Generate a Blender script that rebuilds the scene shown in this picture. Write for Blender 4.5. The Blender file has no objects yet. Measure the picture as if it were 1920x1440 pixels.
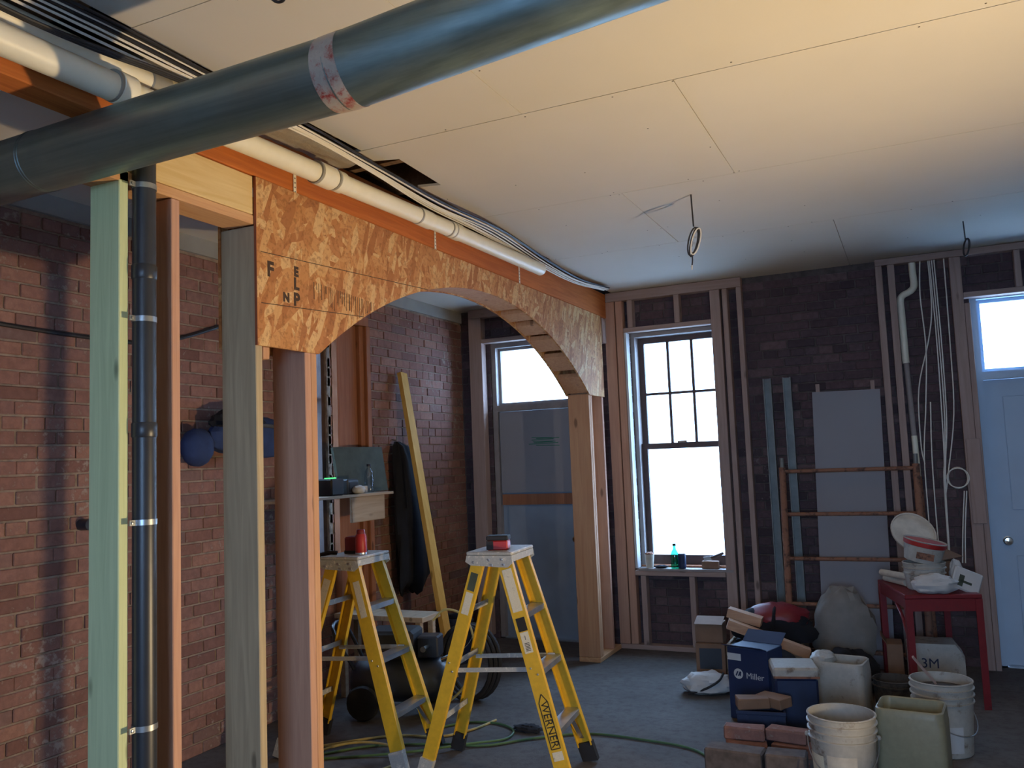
import bpy, math, random
from mathutils import Vector, Matrix, noise
PI = math.pi
rnd = random.Random(7)
sc = bpy.context.scene
col = sc.collection

# ---------------------------------------------------------------- camera, world, lights, exposure
FPX, YAW, PITCH, ROLL, EYE = 1590.0, math.radians(25.14), math.radians(5.09), math.radians(2.255), 1.6
F_ = Vector((-math.sin(YAW) * math.cos(PITCH), math.cos(YAW) * math.cos(PITCH), math.sin(PITCH)))
R0 = Vector((math.cos(YAW), math.sin(YAW), 0))
U0 = R0.cross(F_)
R_ = R0 * math.cos(ROLL) - U0 * math.sin(ROLL)
U_ = R_.cross(F_)
cam = bpy.data.cameras.new('camera')
cam.sensor_width = 36.0
cam.lens = FPX / 1920 * 36.0
cam.clip_start = 0.05
co = bpy.data.objects.new('camera', cam)
col.objects.link(co)
m4 = Matrix.Identity(4)
for i, v in enumerate((R_, U_, -F_)):
    for j in range(3):
        m4[j][i] = v[j]
m4[2][3] = EYE
co.matrix_world = m4
sc.camera = co

sc.view_settings.view_transform = 'Standard'
sc.view_settings.look = 'None'
sc.view_settings.gamma = 1.0
sc.view_settings.use_curve_mapping = False
sc.view_settings.exposure = 0.0

w = bpy.data.worlds.new('overcast_sky')
sc.world = w
w.use_nodes = True
bg = w.node_tree.nodes['Background']
bg.inputs[0].default_value = (0.36, 0.60, 1.0, 1)
bg.inputs[1].default_value = 25.0


def add_light(name, kind, loc, aim, energy, color, **kw):
    d = bpy.data.lights.new(name, kind)
    d.energy = energy
    d.color = color
    for k, v in kw.items():
        setattr(d, k, v)
    o = bpy.data.objects.new(name, d)
    col.objects.link(o)
    o.location = loc
    o.rotation_euler = (Vector(aim) - Vector(loc)).to_track_quat('-Z', 'Y').to_euler()
    return o


# halogen work light standing on the floor to the right of the frame, tilted up at the framing
add_light('work_light_lamp', 'AREA', (0.95, 3.18, 0.55), (0.95 - 0.64, 3.18 - 0.54, 0.55 + 0.52), 106, (1.0, 0.74, 0.42),
          shape='RECTANGLE', size=0.16, size_y=0.10)


def portal(name, loc, aim, sx, sy):
    o = add_light(name, 'AREA', loc, aim, 1, (1, 1, 1), shape='RECTANGLE', size=sx, size_y=sy)
    o.data.cycles.is_portal = True
    return o


portal('portal_window', (-1.77, 7.22, 1.62), (-1.77, 6, 1.62), 0.75, 2.0)
portal('portal_transom_left', (-3.0, 7.22, 2.34), (-3.0, 6, 2.34), 1.0, 0.6)
portal('portal_transom_right', (0.95, 7.22, 2.34), (0.95, 6, 2.34), 1.0, 0.6)
portal('portal_side_window', (-4.05, 4.77, 1.78), (-3, 4.77, 1.78), 0.5, 1.7)
portal('portal_added_rear_window', (0.2, -2.62, 1.7), (0.2, 0, 1.7), 1.6, 1.2)  # daylight through the window added behind the camera


# ---------------------------------------------------------------- helpers
def S(r, g, b):
    f = lambda c: (c / 255 / 12.92) if c / 255 <= 0.04045 else ((c / 255 + 0.055) / 1.055) ** 2.4
    return (f(r), f(g), f(b), 1.0)


class MB:
    def __init__(s):
        s.v, s.f, s.rn = [], [], None

    def add(s, vs, fs):
        n = len(s.v)
        s.v += [tuple(v) for v in vs]
        s.f += [tuple(n + i for i in f) for f in fs]
        return s

    def box(s, x0, x1, y0, y1, z0, z1):
        vs = [(x, y, z) for z in (z0, z1) for y in (y0, y1) for x in (x0, x1)]
        return s.add(vs, [(0, 2, 3, 1), (4, 5, 7, 6), (0, 1, 5, 4), (2, 6, 7, 3), (0, 4, 6, 2), (1, 3, 7, 5)])

    def cbox(s, x0, x1, y0, y1, z0, z1, c=0.004):
        """box with chamfered edges"""
        lo, hi = (x0, y0, z0), (x1, y1, z1)
        vs = []
        idx = {}
        for sx in (0, 1):
            for sy in (0, 1):
                for sz in (0, 1):
                    for ax in range(3):
                        p = []
                        for k, sg in enumerate((sx, sy, sz)):
                            e = hi[k] if sg else lo[k]
                            if k != ax:
                                e += -c if sg else c
                            p.append(e)
                        idx[(sx, sy, sz, ax)] = len(vs)
                        vs.append(p)
        fs = []
        q = ((0, 0), (1, 0), (1, 1), (0, 1))
        for ax in range(3):
            o = [k for k in range(3) if k != ax]
            for sg in (0, 1):
                f = []
                for a, b in q:
                    t = [0, 0, 0]
                    t[ax] = sg
                    t[o[0]] = a
                    t[o[1]] = b
                    f.append(idx[(t[0], t[1], t[2], ax)])
                fs.append(f)
        for ax in range(3):  # edges parallel to ax
            o = [k for k in range(3) if k != ax]
            for a, b in q:
                f = []
                for sg, ks in ((0, o), (1, o[::-1])):
                    t = [0, 0, 0]
                    t[ax] = sg
                    t[o[0]] = a
                    t[o[1]] = b
                    f += [idx[(t[0], t[1], t[2], k)] for k in ks]
                fs.append(f)
        for sx in (0, 1):
            for sy in (0, 1):
                for sz in (0, 1):
                    fs.append([idx[(sx, sy, sz, k)] for k in range(3)])
        return s.add(vs, fs)

    def obox(s, c, ax, ay, az, hx, hy, hz):
        c, ax, ay, az = Vector(c), Vector(ax).normalized(), Vector(ay).normalized(), Vector(az).normalized()
        vs = [c + ax * hx * i + ay * hy * j + az * hz * k for k in (-1, 1) for j in (-1, 1) for i in (-1, 1)]
        return s.add(vs, [(0, 2, 3, 1), (4, 5, 7, 6), (0, 1, 5, 4), (2, 6, 7, 3), (0, 4, 6, 2), (1, 3, 7, 5)])

    def bar(s, a, b, wdir, hw, ht):
        """board from a to b; wdir: direction of its width"""
        a, b = Vector(a), Vector(b)
        d = (b - a).normalized()
        wd = Vector(wdir)
        wd = (wd - d * wd.dot(d)).normalized()
        t = d.cross(wd)
        return s.obox((a + b) / 2, wd, t, d, hw, ht, (b - a).length / 2)

    def tube(s, pts, r, n=8, closed=False, caps=True):
        pts = [Vector(p) for p in pts]
        rs = r if isinstance(r, (list, tuple)) else [r] * len(pts)
        m = len(pts)
        ref = None
        rings = []
        for i in range(m):
            if closed:
                d = pts[(i + 1) % m] - pts[i - 1]
            else:
                d = pts[min(i + 1, m - 1)] - pts[max(i - 1, 0)]
            if d.length < 1e-9:
                d = Vector((0, 0, 1))
            d.normalize()
            if ref is None:
                ref = Vector((0, 0, 1)) if abs(d.z) < 0.9 else Vector((1, 0, 0))
            u = (ref - d * ref.dot(d))
            if u.length < 1e-6:
                u = d.orthogonal()
            u.normalize()
            ref = u
            v = d.cross(u)
            rings.append([pts[i] + (u * math.cos(2 * PI * k / n) + v * math.sin(2 * PI * k / n)) * rs[i] for k in range(n)])
        vs = [p for rg in rings for p in rg]
        fs = []
        for i in range(m if closed else m - 1):
            j = (i + 1) % m
            for k in range(n):
                fs.append((i * n + k, i * n + (k + 1) % n, j * n + (k + 1) % n, j * n + k))
        if caps and not closed:
            fs.append(tuple(range(n))[::-1])
            fs.append(tuple((m - 1) * n + k for k in range(n)))
        return s.add(vs, fs)

    def lathe(s, prof, n=24, c=(0, 0, 0)):
        """profile of (r, z) about z"""
        vs, fs = [], []
        for r, z in prof:
            for k in range(n):
                a = 2 * PI * k / n
                vs.append((c[0] + r * math.cos(a), c[1] + r * math.sin(a), c[2] + z))
        for i in range(len(prof) - 1):
            for k in range(n):
                fs.append((i * n + k, i * n + (k + 1) % n, (i + 1) * n + (k + 1) % n, (i + 1) * n + k))
        if prof[0][0] > 1e-5:
            fs.append(tuple(range(n))[::-1])
        if prof[-1][0] > 1e-5:
            fs.append(tuple((len(prof) - 1) * n + k for k in range(n)))
        return s.add(vs, fs)

    def prism(s, poly, ax, lo, hi):
        """polygon (two other axes in order) extruded along ax"""
        n = len(poly)
        o = [k for k in range(3) if k != ax]
        vs = []
        for e in (lo, hi):
            for p in poly:
                t = [0, 0, 0]
                t[ax] = e
                t[o[0]], t[o[1]] = p
                vs.append(t)
        fs = [tuple(range(n))[::-1], tuple(range(n, 2 * n))]
        fs += [(i, (i + 1) % n, n + (i + 1) % n, n + i) for i in range(n)]
        return s.add(vs, fs)

    def blob(s, c, rad, seed=0, amp=0.18, freq=2.2, nu=28, nv=16, flat=None, power=1.0):
        c = Vector(c)
        vs, fs = [], []
        off = Vector((seed * 7.3, seed * 3.1, seed * 1.7))
        for j in range(nv + 1):
            th = PI * j / nv
            for i in range(nu):
                ph = 2 * PI * i / nu
                sg = lambda t: math.copysign(abs(t) ** power, t)
                d = Vector((sg(math.sin(th)) * sg(math.cos(ph)), sg(math.sin(th)) * sg(math.sin(ph)), sg(math.cos(th))))
                k = 1 + amp * noise.noise(d * freq + off) + amp * 0.5 * noise.noise(d * freq * 2.7 + off)
                p = Vector((d.x * rad[0] * k, d.y * rad[1] * k, d.z * rad[2] * k))
                if flat is not None and p.z < -flat:
                    p.z = -flat
                vs.append(c + p)
        for j in range(nv):
            for i in range(nu):
                fs.append((j * nu + i, (j + 1) * nu + i, (j + 1) * nu + (i + 1) % nu, j * nu + (i + 1) % nu))
        return s.add(vs, fs)

    def mesh(s, name, mat, smooth=False):
        me = bpy.data.meshes.new(name)
        me.from_pydata(s.v, [], s.f)
        if s.rn:
            a = me.attributes.new('rnd', 'FLOAT', 'FACE')
            a.data.foreach_set('value', s.rn)
        me.materials.append(mat)
        import bmesh
        bm = bmesh.new()
        bm.from_mesh(me)
        bmesh.ops.recalc_face_normals(bm, faces=bm.faces)
        bm.to_mesh(me)
        bm.free()
        if smooth:
            me.polygons.foreach_set('use_smooth', [True] * len(me.polygons))
            me.set_sharp_from_angle(angle=math.radians(40))
        return me

    def build(s, name, mat, parent=None, smooth=False, loc=None):
        o = bpy.data.objects.new(name, s.mesh(name, mat, smooth))
        col.objects.link(o)
        if parent:
            o.parent = parent
        if loc:
            o.location = loc
        return o


def tag(o, label=None, cat=None, group=None, kind=None):
    if label:
        o['label'] = label
    if cat:
        o['category'] = cat
    if group:
        o['group'] = group
    if kind:
        o['kind'] = kind
    return o


def thing(name, label, cat, loc=(0, 0, 0), rz=0.0, group=None):
    o = bpy.data.objects.new(name, None)
    o.empty_display_size = 0.1
    col.objects.link(o)
    o.location = loc
    o.rotation_euler = (0, 0, rz)
    return tag(o, label, cat, group)


def struct(name, label=None):
    o = bpy.data.objects.new(name, None)
    o.empty_display_size = 0.1
    col.objects.link(o)
    return tag(o, label, None, None, 'structure')


def text(name, s, size, mat, parent, M, extrude=0.0004, bold=0.0):
    c = bpy.data.curves.new(name, 'FONT')
    c.body = s
    c.size = size
    c.align_x = 'CENTER'
    c.align_y = 'CENTER'
    c.extrude = extrude
    c.offset = bold
    t = bpy.data.objects.new('tmp_text', c)
    col.objects.link(t)
    bpy.context.view_layer.update()
    me = bpy.data.meshes.new_from_object(t.evaluated_get(bpy.context.evaluated_depsgraph_get()))
    bpy.data.objects.remove(t)
    me.transform(M)
    me.materials.clear()
    me.materials.append(mat)
    o = bpy.data.objects.new(name, me)
    col.objects.link(o)
    o.parent = parent
    return o


def frame_M(origin, xdir, ydir):
    x = Vector(xdir).normalized()
    y = Vector(ydir)
    y = (y - x * y.dot(x)).normalized()
    z = x.cross(y)
    M = Matrix.Identity(4)
    for i, v in enumerate((x, y, z)):
        for j in range(3):
            M[j][i] = v[j]
    for j in range(3):
        M[j][3] = origin[j]
    return M


def project(p):
    d = Vector(p) - Vector((0, 0, EYE))
    z = d.dot(F_)
    if z <= 0.05:
        return None
    return 960 + FPX * d.dot(R_) / z, 720 - FPX * d.dot(U_) / z, z


def smooth_path(pts, k=6):
    """Catmull-Rom through pts"""
    P = [Vector(p) for p in pts]
    P = [P[0] * 2 - P[1]] + P + [P[-1] * 2 - P[-2]]
    out = []
    for i in range(1, len(P) - 2):
        for j in range(k):
            t = j / k
            a, b, c, d = P[i - 1], P[i], P[i + 1], P[i + 2]
            out.append(0.5 * ((2 * b) + (c - a) * t + (2 * a - 5 * b + 4 * c - d) * t * t + (3 * b - a - 3 * c + d) * t ** 3))
    out.append(P[-2])
    return out


# ---------------------------------------------------------------- materials
class NT:
    def __init__(s, name):
        s.m = bpy.data.materials.new(name)
        s.m.use_nodes = True
        s.t = s.m.node_tree
        s.b = s.t.nodes['Principled BSDF']

    def n(s, typ, **kw):
        nd = s.t.nodes.new(typ)
        for k, v in kw.items():
            if k.startswith('i_'):
                nd.inputs[k[2:].replace('_', ' ')].default_value = v
            else:
                setattr(nd, k, v)
        return nd

    def l(s, a, b):
        s.t.links.new(a, b)

    def ramp(s, fac, stops, interp='LINEAR'):
        r = s.n('ShaderNodeValToRGB')
        r.color_ramp.interpolation = interp
        el = r.color_ramp.elements
        while len(el) < len(stops):
            el.new(0.5)
        for e, (p, c) in zip(el, stops):
            e.position = p
            e.color = c
        s.l(fac, r.inputs[0])
        return r.outputs[0]

    def mix(s, fac, a, b, blend='MIX'):
        m = s.n('ShaderNodeMix', data_type='RGBA', blend_type=blend)
        for sock, v in ((0, fac), (6, a), (7, b)):
            if hasattr(v, 'is_linked') or hasattr(v, 'links'):
                s.l(v, m.inputs[sock])
            else:
                m.inputs[sock].default_value = v
        return m.outputs[2]

    def math(s, op, a, b=0.0):
        m = s.n('ShaderNodeMath', operation=op)
        for i, v in enumerate((a, b)):
            if hasattr(v, 'links'):
                s.l(v, m.inputs[i])
            else:
                m.inputs[i].default_value = v
        return m.outputs[0]

    def coord(s, scale=(1, 1, 1), rot=(0, 0, 0), rand=0.0):
        tc = s.n('ShaderNodeTexCoord')
        mp = s.n('ShaderNodeMapping')
        mp.inputs['Scale'].default_value = scale
        mp.inputs['Rotation'].default_value = rot
        src = tc.outputs['Object']
        if rand:
            oi = s.n('ShaderNodeObjectInfo')
            va = s.n('ShaderNodeVectorMath', operation='ADD')
            cx = s.n('ShaderNodeCombineXYZ')
            r = s.math('MULTIPLY', oi.outputs['Random'], rand)
            for i in range(3):
                s.l(r, cx.inputs[i])
            s.l(src, va.inputs[0])
            s.l(cx.outputs[0], va.inputs[1])
            src = va.outputs[0]
        s.l(src, mp.inputs['Vector'])
        return mp.outputs[0]

    def noise(s, vec, scale, detail=3.0, rough=0.55, dist=0.0):
        nz = s.n('ShaderNodeTexNoise')
        nz.inputs['Scale'].default_value = scale
        nz.inputs['Detail'].default_value = detail
        nz.inputs['Roughness'].default_value = rough
        nz.inputs['Distortion'].default_value = dist
        s.l(vec, nz.inputs['Vector'])
        return nz.outputs[0]

    def bump(s, h, strength=0.3, dist=0.01):
        b = s.n('ShaderNodeBump')
        b.inputs['Strength'].default_value = strength
        b.inputs['Distance'].default_value = dist
        s.l(h, b.inputs['Height'])
        s.l(b.outputs[0], s.b.inputs['Normal'])

    def done(s, color=None, rough=0.7, metal=0.0, spec=None):
        if color is not None:
            if hasattr(color, 'links'):
                s.l(color, s.b.inputs['Base Color'])
            else:
                s.b.inputs['Base Color'].default_value = color
        s.b.inputs['Roughness'].default_value = rough
        s.b.inputs['Metallic'].default_value = metal
        if spec is not None:
            s.b.inputs['Specular IOR Level'].default_value = spec
        return s.m


def dk(c, k):
    return (c[0] * k, c[1] * k, c[2] * k, 1)


def plain(name, c, rough=0.6, metal=0.0, var=0.25, scale=12.0, bump=0.15, spec=None):
    t = NT(name)
    v = t.coord(rand=9.0)
    nz = t.noise(v, scale, 4)
    cc = t.ramp(nz, [(0.3, dk(c, 1 - var)), (0.7, dk(c, 1 + var * 0.4))])
    if bump:
        t.bump(nz, bump, 0.004)
    return t.done(cc, rough, metal, spec)


def dirty(name, c, dirt, amt=0.55, rough=0.6, scale=9.0):
    """smudged plastic or paint with patches of another colour"""
    t = NT(name)
    v = t.coord(rand=9.0)
    n1 = t.noise(v, scale, 6, 0.7)
    n2 = t.noise(v, scale * 4, 3)
    f = t.ramp(n1, [(amt, (0, 0, 0, 1)), (amt + 0.12, (1, 1, 1, 1))])
    cc = t.mix(f, t.ramp(n2, [(0.3, dk(c, 0.85)), (0.7, c)]), dirt)
    t.bump(n1, 0.1, 0.003)
    return t.done(cc, rough)


def wood(name, c1, c2, ax='z', knots=True, rough=0.75, grain=34.0):
    t = NT(name)
    sc3 = {'x': (0.05, 1, 1), 'y': (1, 0.05, 1), 'z': (1, 1, 0.05)}[ax]
    v = t.coord(sc3, rand=23.0)
    g = t.noise(v, grain, 4, 0.6, 1.2)
    g2 = t.noise(t.coord(rand=5.0), 2.5, 2)
    cc = t.ramp(g, [(0.32, c1), (0.66, c2)])
    cc = t.mix(t.math('MULTIPLY', g2, 0.35), cc, dk(c1, 0.75))
    if knots:
        ks = {'x': (0.35, 1, 1), 'y': (1, 0.35, 1), 'z': (1, 1, 0.35)}[ax]
        vo = t.n('ShaderNodeTexVoronoi')
        vo.inputs['Scale'].default_value = 7.5
        t.l(t.coord(ks, rand=31.0), vo.inputs['Vector'])
        kf = t.ramp(vo.outputs['Distance'], [(0.07, (1, 1, 1, 1)), (0.13, (0, 0, 0, 1))])
        cc = t.mix(t.math('MULTIPLY', kf, 0.75), cc, dk(c1, 0.28))
    t.bump(g, 0.12, 0.003)
    return t.done(cc, rough, spec=0.3)


def brick_mat(name, stops, lime, limeamt):
    t = NT(name)
    oi = t.n('ShaderNodeObjectInfo')
    at = t.n('ShaderNodeAttribute', attribute_name='rnd')
    f = t.math('FRACT', t.math('ADD', oi.outputs['Random'], at.outputs['Fac']))
    cc = t.ramp(f, stops)
    tc = t.n('ShaderNodeNewGeometry')
    n1 = t.noise(tc.outputs['Position'], 26.0, 5, 0.65)
    n2 = t.noise(tc.outputs['Position'], 1.7, 4, 0.6)
    cc = t.mix(t.ramp(n1, [(0.35, (0, 0, 0, 1)), (0.75, (0.6, 0.6, 0.6, 1))]), cc, dk(stops[0][1], 0.6))
    lf = t.ramp(t.math('MULTIPLY', t.math('ADD', n2, 0.2), n1), [(limeamt, (0, 0, 0, 1)), (limeamt + 0.1, (0.75, 0.75, 0.75, 1))])
    cc = t.mix(lf, cc, lime)
    t.bump(n1, 0.5, 0.006)
    return t.done(cc, 0.9, spec=0.2)


def osb_mat(name, face=0):
    """pressed wood flakes: layers of long random cells turned different ways"""
    t = NT(name)
    cols = [S(214, 168, 112), S(196, 140, 84), S(224, 186, 132), S(170, 112, 66), S(205, 152, 96), S(188, 130, 78)]
    layer = None
    for i, (a, sx, sy) in enumerate(((10, 26, 8), (65, 30, 9), (-35, 24, 7), (110, 32, 10), (-70, 34, 8))):
        v0 = t.coord((1, 1, 1), (math.radians(a), 0, 0))
        mp2 = t.n('ShaderNodeMapping')
        mp2.inputs['Scale'].default_value = (1, sy, sx)
        t.l(v0, mp2.inputs['Vector'])
        v = mp2.outputs[0]
        wv = t.n('ShaderNodeVectorMath', operation='ADD')
        t.l(v, wv.inputs[0])
        wv.inputs[1].default_value = (0, i * 13.1, i * 7.7)
        vo = t.n('ShaderNodeTexVoronoi', voronoi_dimensions='3D')
        vo.inputs['Scale'].default_value = 0.9
        vo.inputs['Randomness'].default_value = 1.0
        t.l(wv.outputs[0], vo.inputs['Vector'])
        sp = t.n('ShaderNodeSeparateColor')
        t.l(vo.outputs['Color'], sp.inputs[0])
        k = len(cols)
        cc = t.ramp(sp.outputs[0], [(j / k, cols[(j + i) % k]) for j in range(k)], 'CONSTANT')
        grain = t.noise(v, 3.0, 3)
        cc = t.mix(t.math('MULTIPLY', grain, 0.5), cc, S(150, 98, 56))
        if layer is None:
            layer = cc
        else:
            msk = t.ramp(sp.outputs[1], [(0.0, (0, 0, 0, 1)), (0.62, (1, 1, 1, 1))], 'CONSTANT')
            layer = t.mix(msk, layer, cc)
    n = t.noise(t.coord(), 60.0, 4)
    layer = t.mix(t.ramp(n, [(0.35, (0.5, 0.5, 0.5, 1)), (0.5, (0, 0, 0, 1))]), layer, S(120, 76, 44))
    t.bump(n, 0.25, 0.004)
    return t.done(layer, 0.7, spec=0.3)


def drywall_mat(name, c):
    t = NT(name)
    v = t.coord()
    n1 = t.noise(v, 1.1, 3)
    n2 = t.noise(v, 90.0, 2)
    cc = t.ramp(n1, [(0.3, dk(c, 0.93)), (0.7, c)])
    t.bump(n2, 0.05, 0.002)
    return t.done(cc, 0.85, spec=0.2)


def duct_mat():
    t = NT('galvanised_steel')
    v = t.coord((0.25, 9, 9))
    n1 = t.noise(v, 2.2, 5, 0.6)
    n2 = t.noise(t.coord(), 5.0, 4)
    cc = t.ramp(n1, [(0.25, S(96, 112, 116)), (0.6, S(150, 166, 166)), (0.85, S(120, 128, 124))])
    cc = t.mix(t.math('MULTIPLY', n2, 0.5), cc, S(92, 118, 118))
    t.bump(n2, 0.08, 0.01)
    m = t.done(cc, 0.42, 0.85)
    r = t.ramp(n2, [(0.3, (0.34, 0.34, 0.34, 1)), (0.7, (0.55, 0.55, 0.55, 1))])
    t.l(r, t.b.inputs['Roughness'])
    return m


def glass_mat(name, tint=(1, 1, 1, 1), refl=0.06):
    t = NT(name)
    t.t.nodes.remove(t.b)
    out = [n for n in t.t.nodes if n.type == 'OUTPUT_MATERIAL'][0]
    tr = t.n('ShaderNodeBsdfTransparent')
    tr.inputs[0].default_value = tint
    gl = t.n('ShaderNodeBsdfGlossy')
    gl.inputs['Roughness'].default_value = 0.05
    mx = t.n('ShaderNodeMixShader')
    mx.inputs[0].default_value = refl
    t.l(tr.outputs[0], mx.inputs[1])
    t.l(gl.outputs[0], mx.inputs[2])
    t.l(mx.outputs[0], out.inputs[0])
    return t.m


def sheet_mat(name, c, alpha):
    t = NT(name)
    v = t.coord()
    n1 = t.noise(v, 14, 5, 0.7)
    t.bump(n1, 0.5, 0.02)
    m = t.done(t.ramp(n1, [(0.3, dk(c, 0.8)), (0.7, c)]), 0.35)
    t.b.inputs['Alpha'].default_value = alpha
    return m


def glow(name, c, k):
    t = NT(name)
    t.b.inputs['Emission Color'].default_value = c
    t.b.inputs['Emission Strength'].default_value = k
    return t.done(c, 0.5)


M = {}
M['pine_y'] = wood('pine_along', S(214, 184, 128), S(232, 208, 158), 'y')
M['fir_z'] = wood('fir_upright', S(186, 138, 104), S(206, 162, 124), 'z')
M['fir_y'] = wood('fir_along', S(198, 150, 110), S(218, 176, 132), 'y')
M['fir_x'] = wood('fir_across', S(180, 140, 112), S(200, 160, 128), 'x')
M['treated_z'] = wood('treated_pine_upright', S(190, 202, 156), S(210, 220, 174), 'z')
M['grey_z'] = wood('weathered_fir_upright', S(166, 150, 122), S(190, 172, 140), 'z')
M['red_z'] = wood('red_fir_upright', S(184, 140, 118), S(204, 160, 134), 'z')
M['spruce_z'] = wood('spruce_upright', S(160, 136, 126), S(178, 154, 144), 'z')
M['spruce_x'] = wood('spruce_across', S(160, 136, 126), S(178, 154, 144), 'x')
M['beam'] = wood('stained_beam', S(176, 98, 44), S(204, 120, 58), 'y')
M['casing'] = wood('stained_casing', S(150, 98, 70), S(172, 116, 84), 'z')
M['lumber'] = wood('yellow_lumber', S(206, 160, 76), S(226, 182, 96), 'z', grain=20)
M['plank'] = wood('dusty_plank', S(170, 150, 126), S(190, 170, 146), 'y')
M['osb'] = osb_mat('oriented_strand_board')
M['osb_edge'] = plain('strand_board_edge', S(150, 84, 52), 0.9)
M['brick'] = brick_mat('red_brick', [(0.0, S(122, 88, 80)), (0.35, S(152, 112, 100)), (0.65, S(138, 104, 96)), (0.85, S(164, 122, 106)), (1.0, S(116, 96, 94))], S(166, 152, 142), 0.43)
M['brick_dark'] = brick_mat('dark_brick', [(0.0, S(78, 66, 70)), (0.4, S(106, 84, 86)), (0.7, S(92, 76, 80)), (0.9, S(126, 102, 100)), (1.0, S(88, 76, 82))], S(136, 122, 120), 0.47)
M['mortar'] = plain('lime_mortar', S(150, 132, 116), 0.95, var=0.4, scale=20, bump=0.6)
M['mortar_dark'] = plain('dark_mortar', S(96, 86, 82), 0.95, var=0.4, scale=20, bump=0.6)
M['plaster'] = plain('grey_plaster', S(150, 150, 146), 0.9, var=0.15, scale=5)
M['drywall'] = drywall_mat('drywall_paper', S(208, 202, 190))
M['board_grey'] = drywall_mat('grey_board', S(148, 146, 150))
M['dark'] = plain('dark_void', S(40, 40, 44), 0.95)
M['joist'] = wood('old_joist', S(110, 84, 60), S(132, 104, 78), 'y')
M['duct'] = duct_mat()
M['tape'] = dirty('clear_tape', S(170, 160, 150), S(140, 50, 44), 0.5, 0.3, 20)
M['abs'] = plain('black_abs', S(44, 48, 56), 0.38, var=0.15)
M['clamp'] = plain('zinc_strap', S(170, 176, 180), 0.35, 0.8)
M['pvc'] = plain('white_pvc', S(236, 230, 208), 0.4, var=0.06, bump=0)
M['pvc_ring'] = plain('grey_ring', S(150, 146, 136), 0.5, var=0.1, bump=0)
M['cable_w'] = plain('white_cable_sheath', S(232, 226, 212), 0.5, var=0.05, bump=0)
M['cable_k'] = plain('black_cable_sheath', S(38, 38, 42), 0.5, var=0.1, bump=0)
M['tarp'] = plain('dusty_tarp', S(128, 124, 118), 0.6, var=0.15)
M['poly'] = sheet_mat('poly_sheeting', S(188, 182, 168), 0.82)
M['fiberglass'] = dirty('yellow_fibreglass', S(222, 176, 40), S(150, 112, 40), 0.66, 0.5)
M['alu'] = plain('aluminium', S(200, 204, 208), 0.35, 0.9, var=0.2)
M['alu_dirty'] = dirty('spattered_aluminium', S(176, 176, 172), S(220, 214, 200), 0.55, 0.55, 30)
M['rubber'] = plain('black_rubber', S(34, 34, 38), 0.7)
M['sticker'] = dirty('torn_sticker', S(226, 216, 190), S(70, 62, 50), 0.62, 0.6, 40)
M['ink'] = plain('black_ink', S(36, 32, 28), 0.7, var=0.1, bump=0)
M['stamp'] = plain('stamp_ink', S(70, 50, 36), 0.8, var=0.3, scale=60, bump=0)
M['red'] = plain('red_paint', S(176, 40, 36), 0.45)
M['red_metal'] = dirty('chipped_red_paint', S(126, 28, 34), S(78, 34, 32), 0.6, 0.45)
M['white_plastic'] = dirty('dirty_white_plastic', S(178, 174, 164), S(116, 104, 90), 0.56, 0.5)
M['cream_plastic'] = dirty('cream_plastic', S(150, 144, 116), S(122, 114, 92), 0.6, 0.45)
M['bucket_in'] = dirty('caked_mortar', S(78, 72, 66), S(48, 44, 40), 0.5, 0.9, 14)
M['blue_plastic'] = plain('blue_plastic', S(28, 42, 76), 0.5)
M['blue_card'] = plain('blue_carton', S(24, 40, 78), 0.6, var=0.1)
M['navy'] = plain('navy_cloth', S(44, 62, 104), 0.9, var=0.3)
M['black_cloth'] = plain('black_cloth', S(24, 26, 34), 0.95, var=0.3)
M['grey_cloth'] = plain('grey_cloth', S(80, 80, 84), 0.95, var=0.3)
M['card'] = plain('cardboard', S(132, 102, 80), 0.85, var=0.12)
M['paper'] = plain('white_paper', S(196, 196, 194), 0.8, var=0.08)
M['rust'] = dirty('rusty_paint', S(150, 104, 80), S(84, 60, 50), 0.5, 0.8, 16)
M['galv'] = plain('galvanised_stud', S(124, 126, 122), 0.5, 0.4)
M['door_paint_glare'] = plain('glare_tinted_door', S(180, 200, 220), 0.6, var=0.06, scale=3)  # blue glare of the windows is mixed into this door colour
M['door_grey_glare'] = plain('glare_tinted_grey_skin', S(146, 158, 172), 0.75, var=0.14, scale=3)  # grey pushed towards blue, window glare put into the colour
M['frame_paint'] = plain('painted_frame', S(150, 140, 136), 0.6, var=0.15)
M['sash'] = plain('dark_sash', S(84, 66, 62), 0.6, var=0.2)
M['glass'] = glass_mat('window_glass')
M['green_glass'] = glass_mat('green_glass', (0.15, 0.75, 0.55, 1), 0.08)
M['clear_plastic'] = glass_mat('clear_plastic', (0.75, 0.82, 0.88, 1), 0.14)
M['brass'] = plain('knob_metal', S(206, 200, 190), 0.2, 1.0, bump=0)
M['wall_paint'] = plain('old_wall_paint', S(150, 146, 138), 0.9, scale=3)
M['siding'] = plain('pale_siding', S(226, 228, 226), 0.8, var=0.08, scale=3)
M['slate'] = plain('dark_roof', S(120, 124, 130), 0.8)
M['snow'] = plain('pale_pavement', S(205, 206, 206), 0.9, var=0.1, scale=2)
M['led'] = glow('green_led', (0.1, 1.0, 0.25, 1), 1.2)
M['cord_g'] = plain('green_cord', S(74, 106, 66), 0.6, bump=0)
M['cord_y'] = plain('yellow_hose', S(176, 158, 96), 0.55, bump=0)
M['olive'] = plain('olive_board', S(70, 78, 66), 0.8)
M['screw'] = plain('screw_head', S(60, 54, 48), 0.6, bump=0)
M['cream_lid'] = plain('cream_lid', S(206, 196, 178), 0.6)
M['green_ink'] = plain('green_marker', S(60, 120, 96), 0.8, bump=0)


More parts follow.
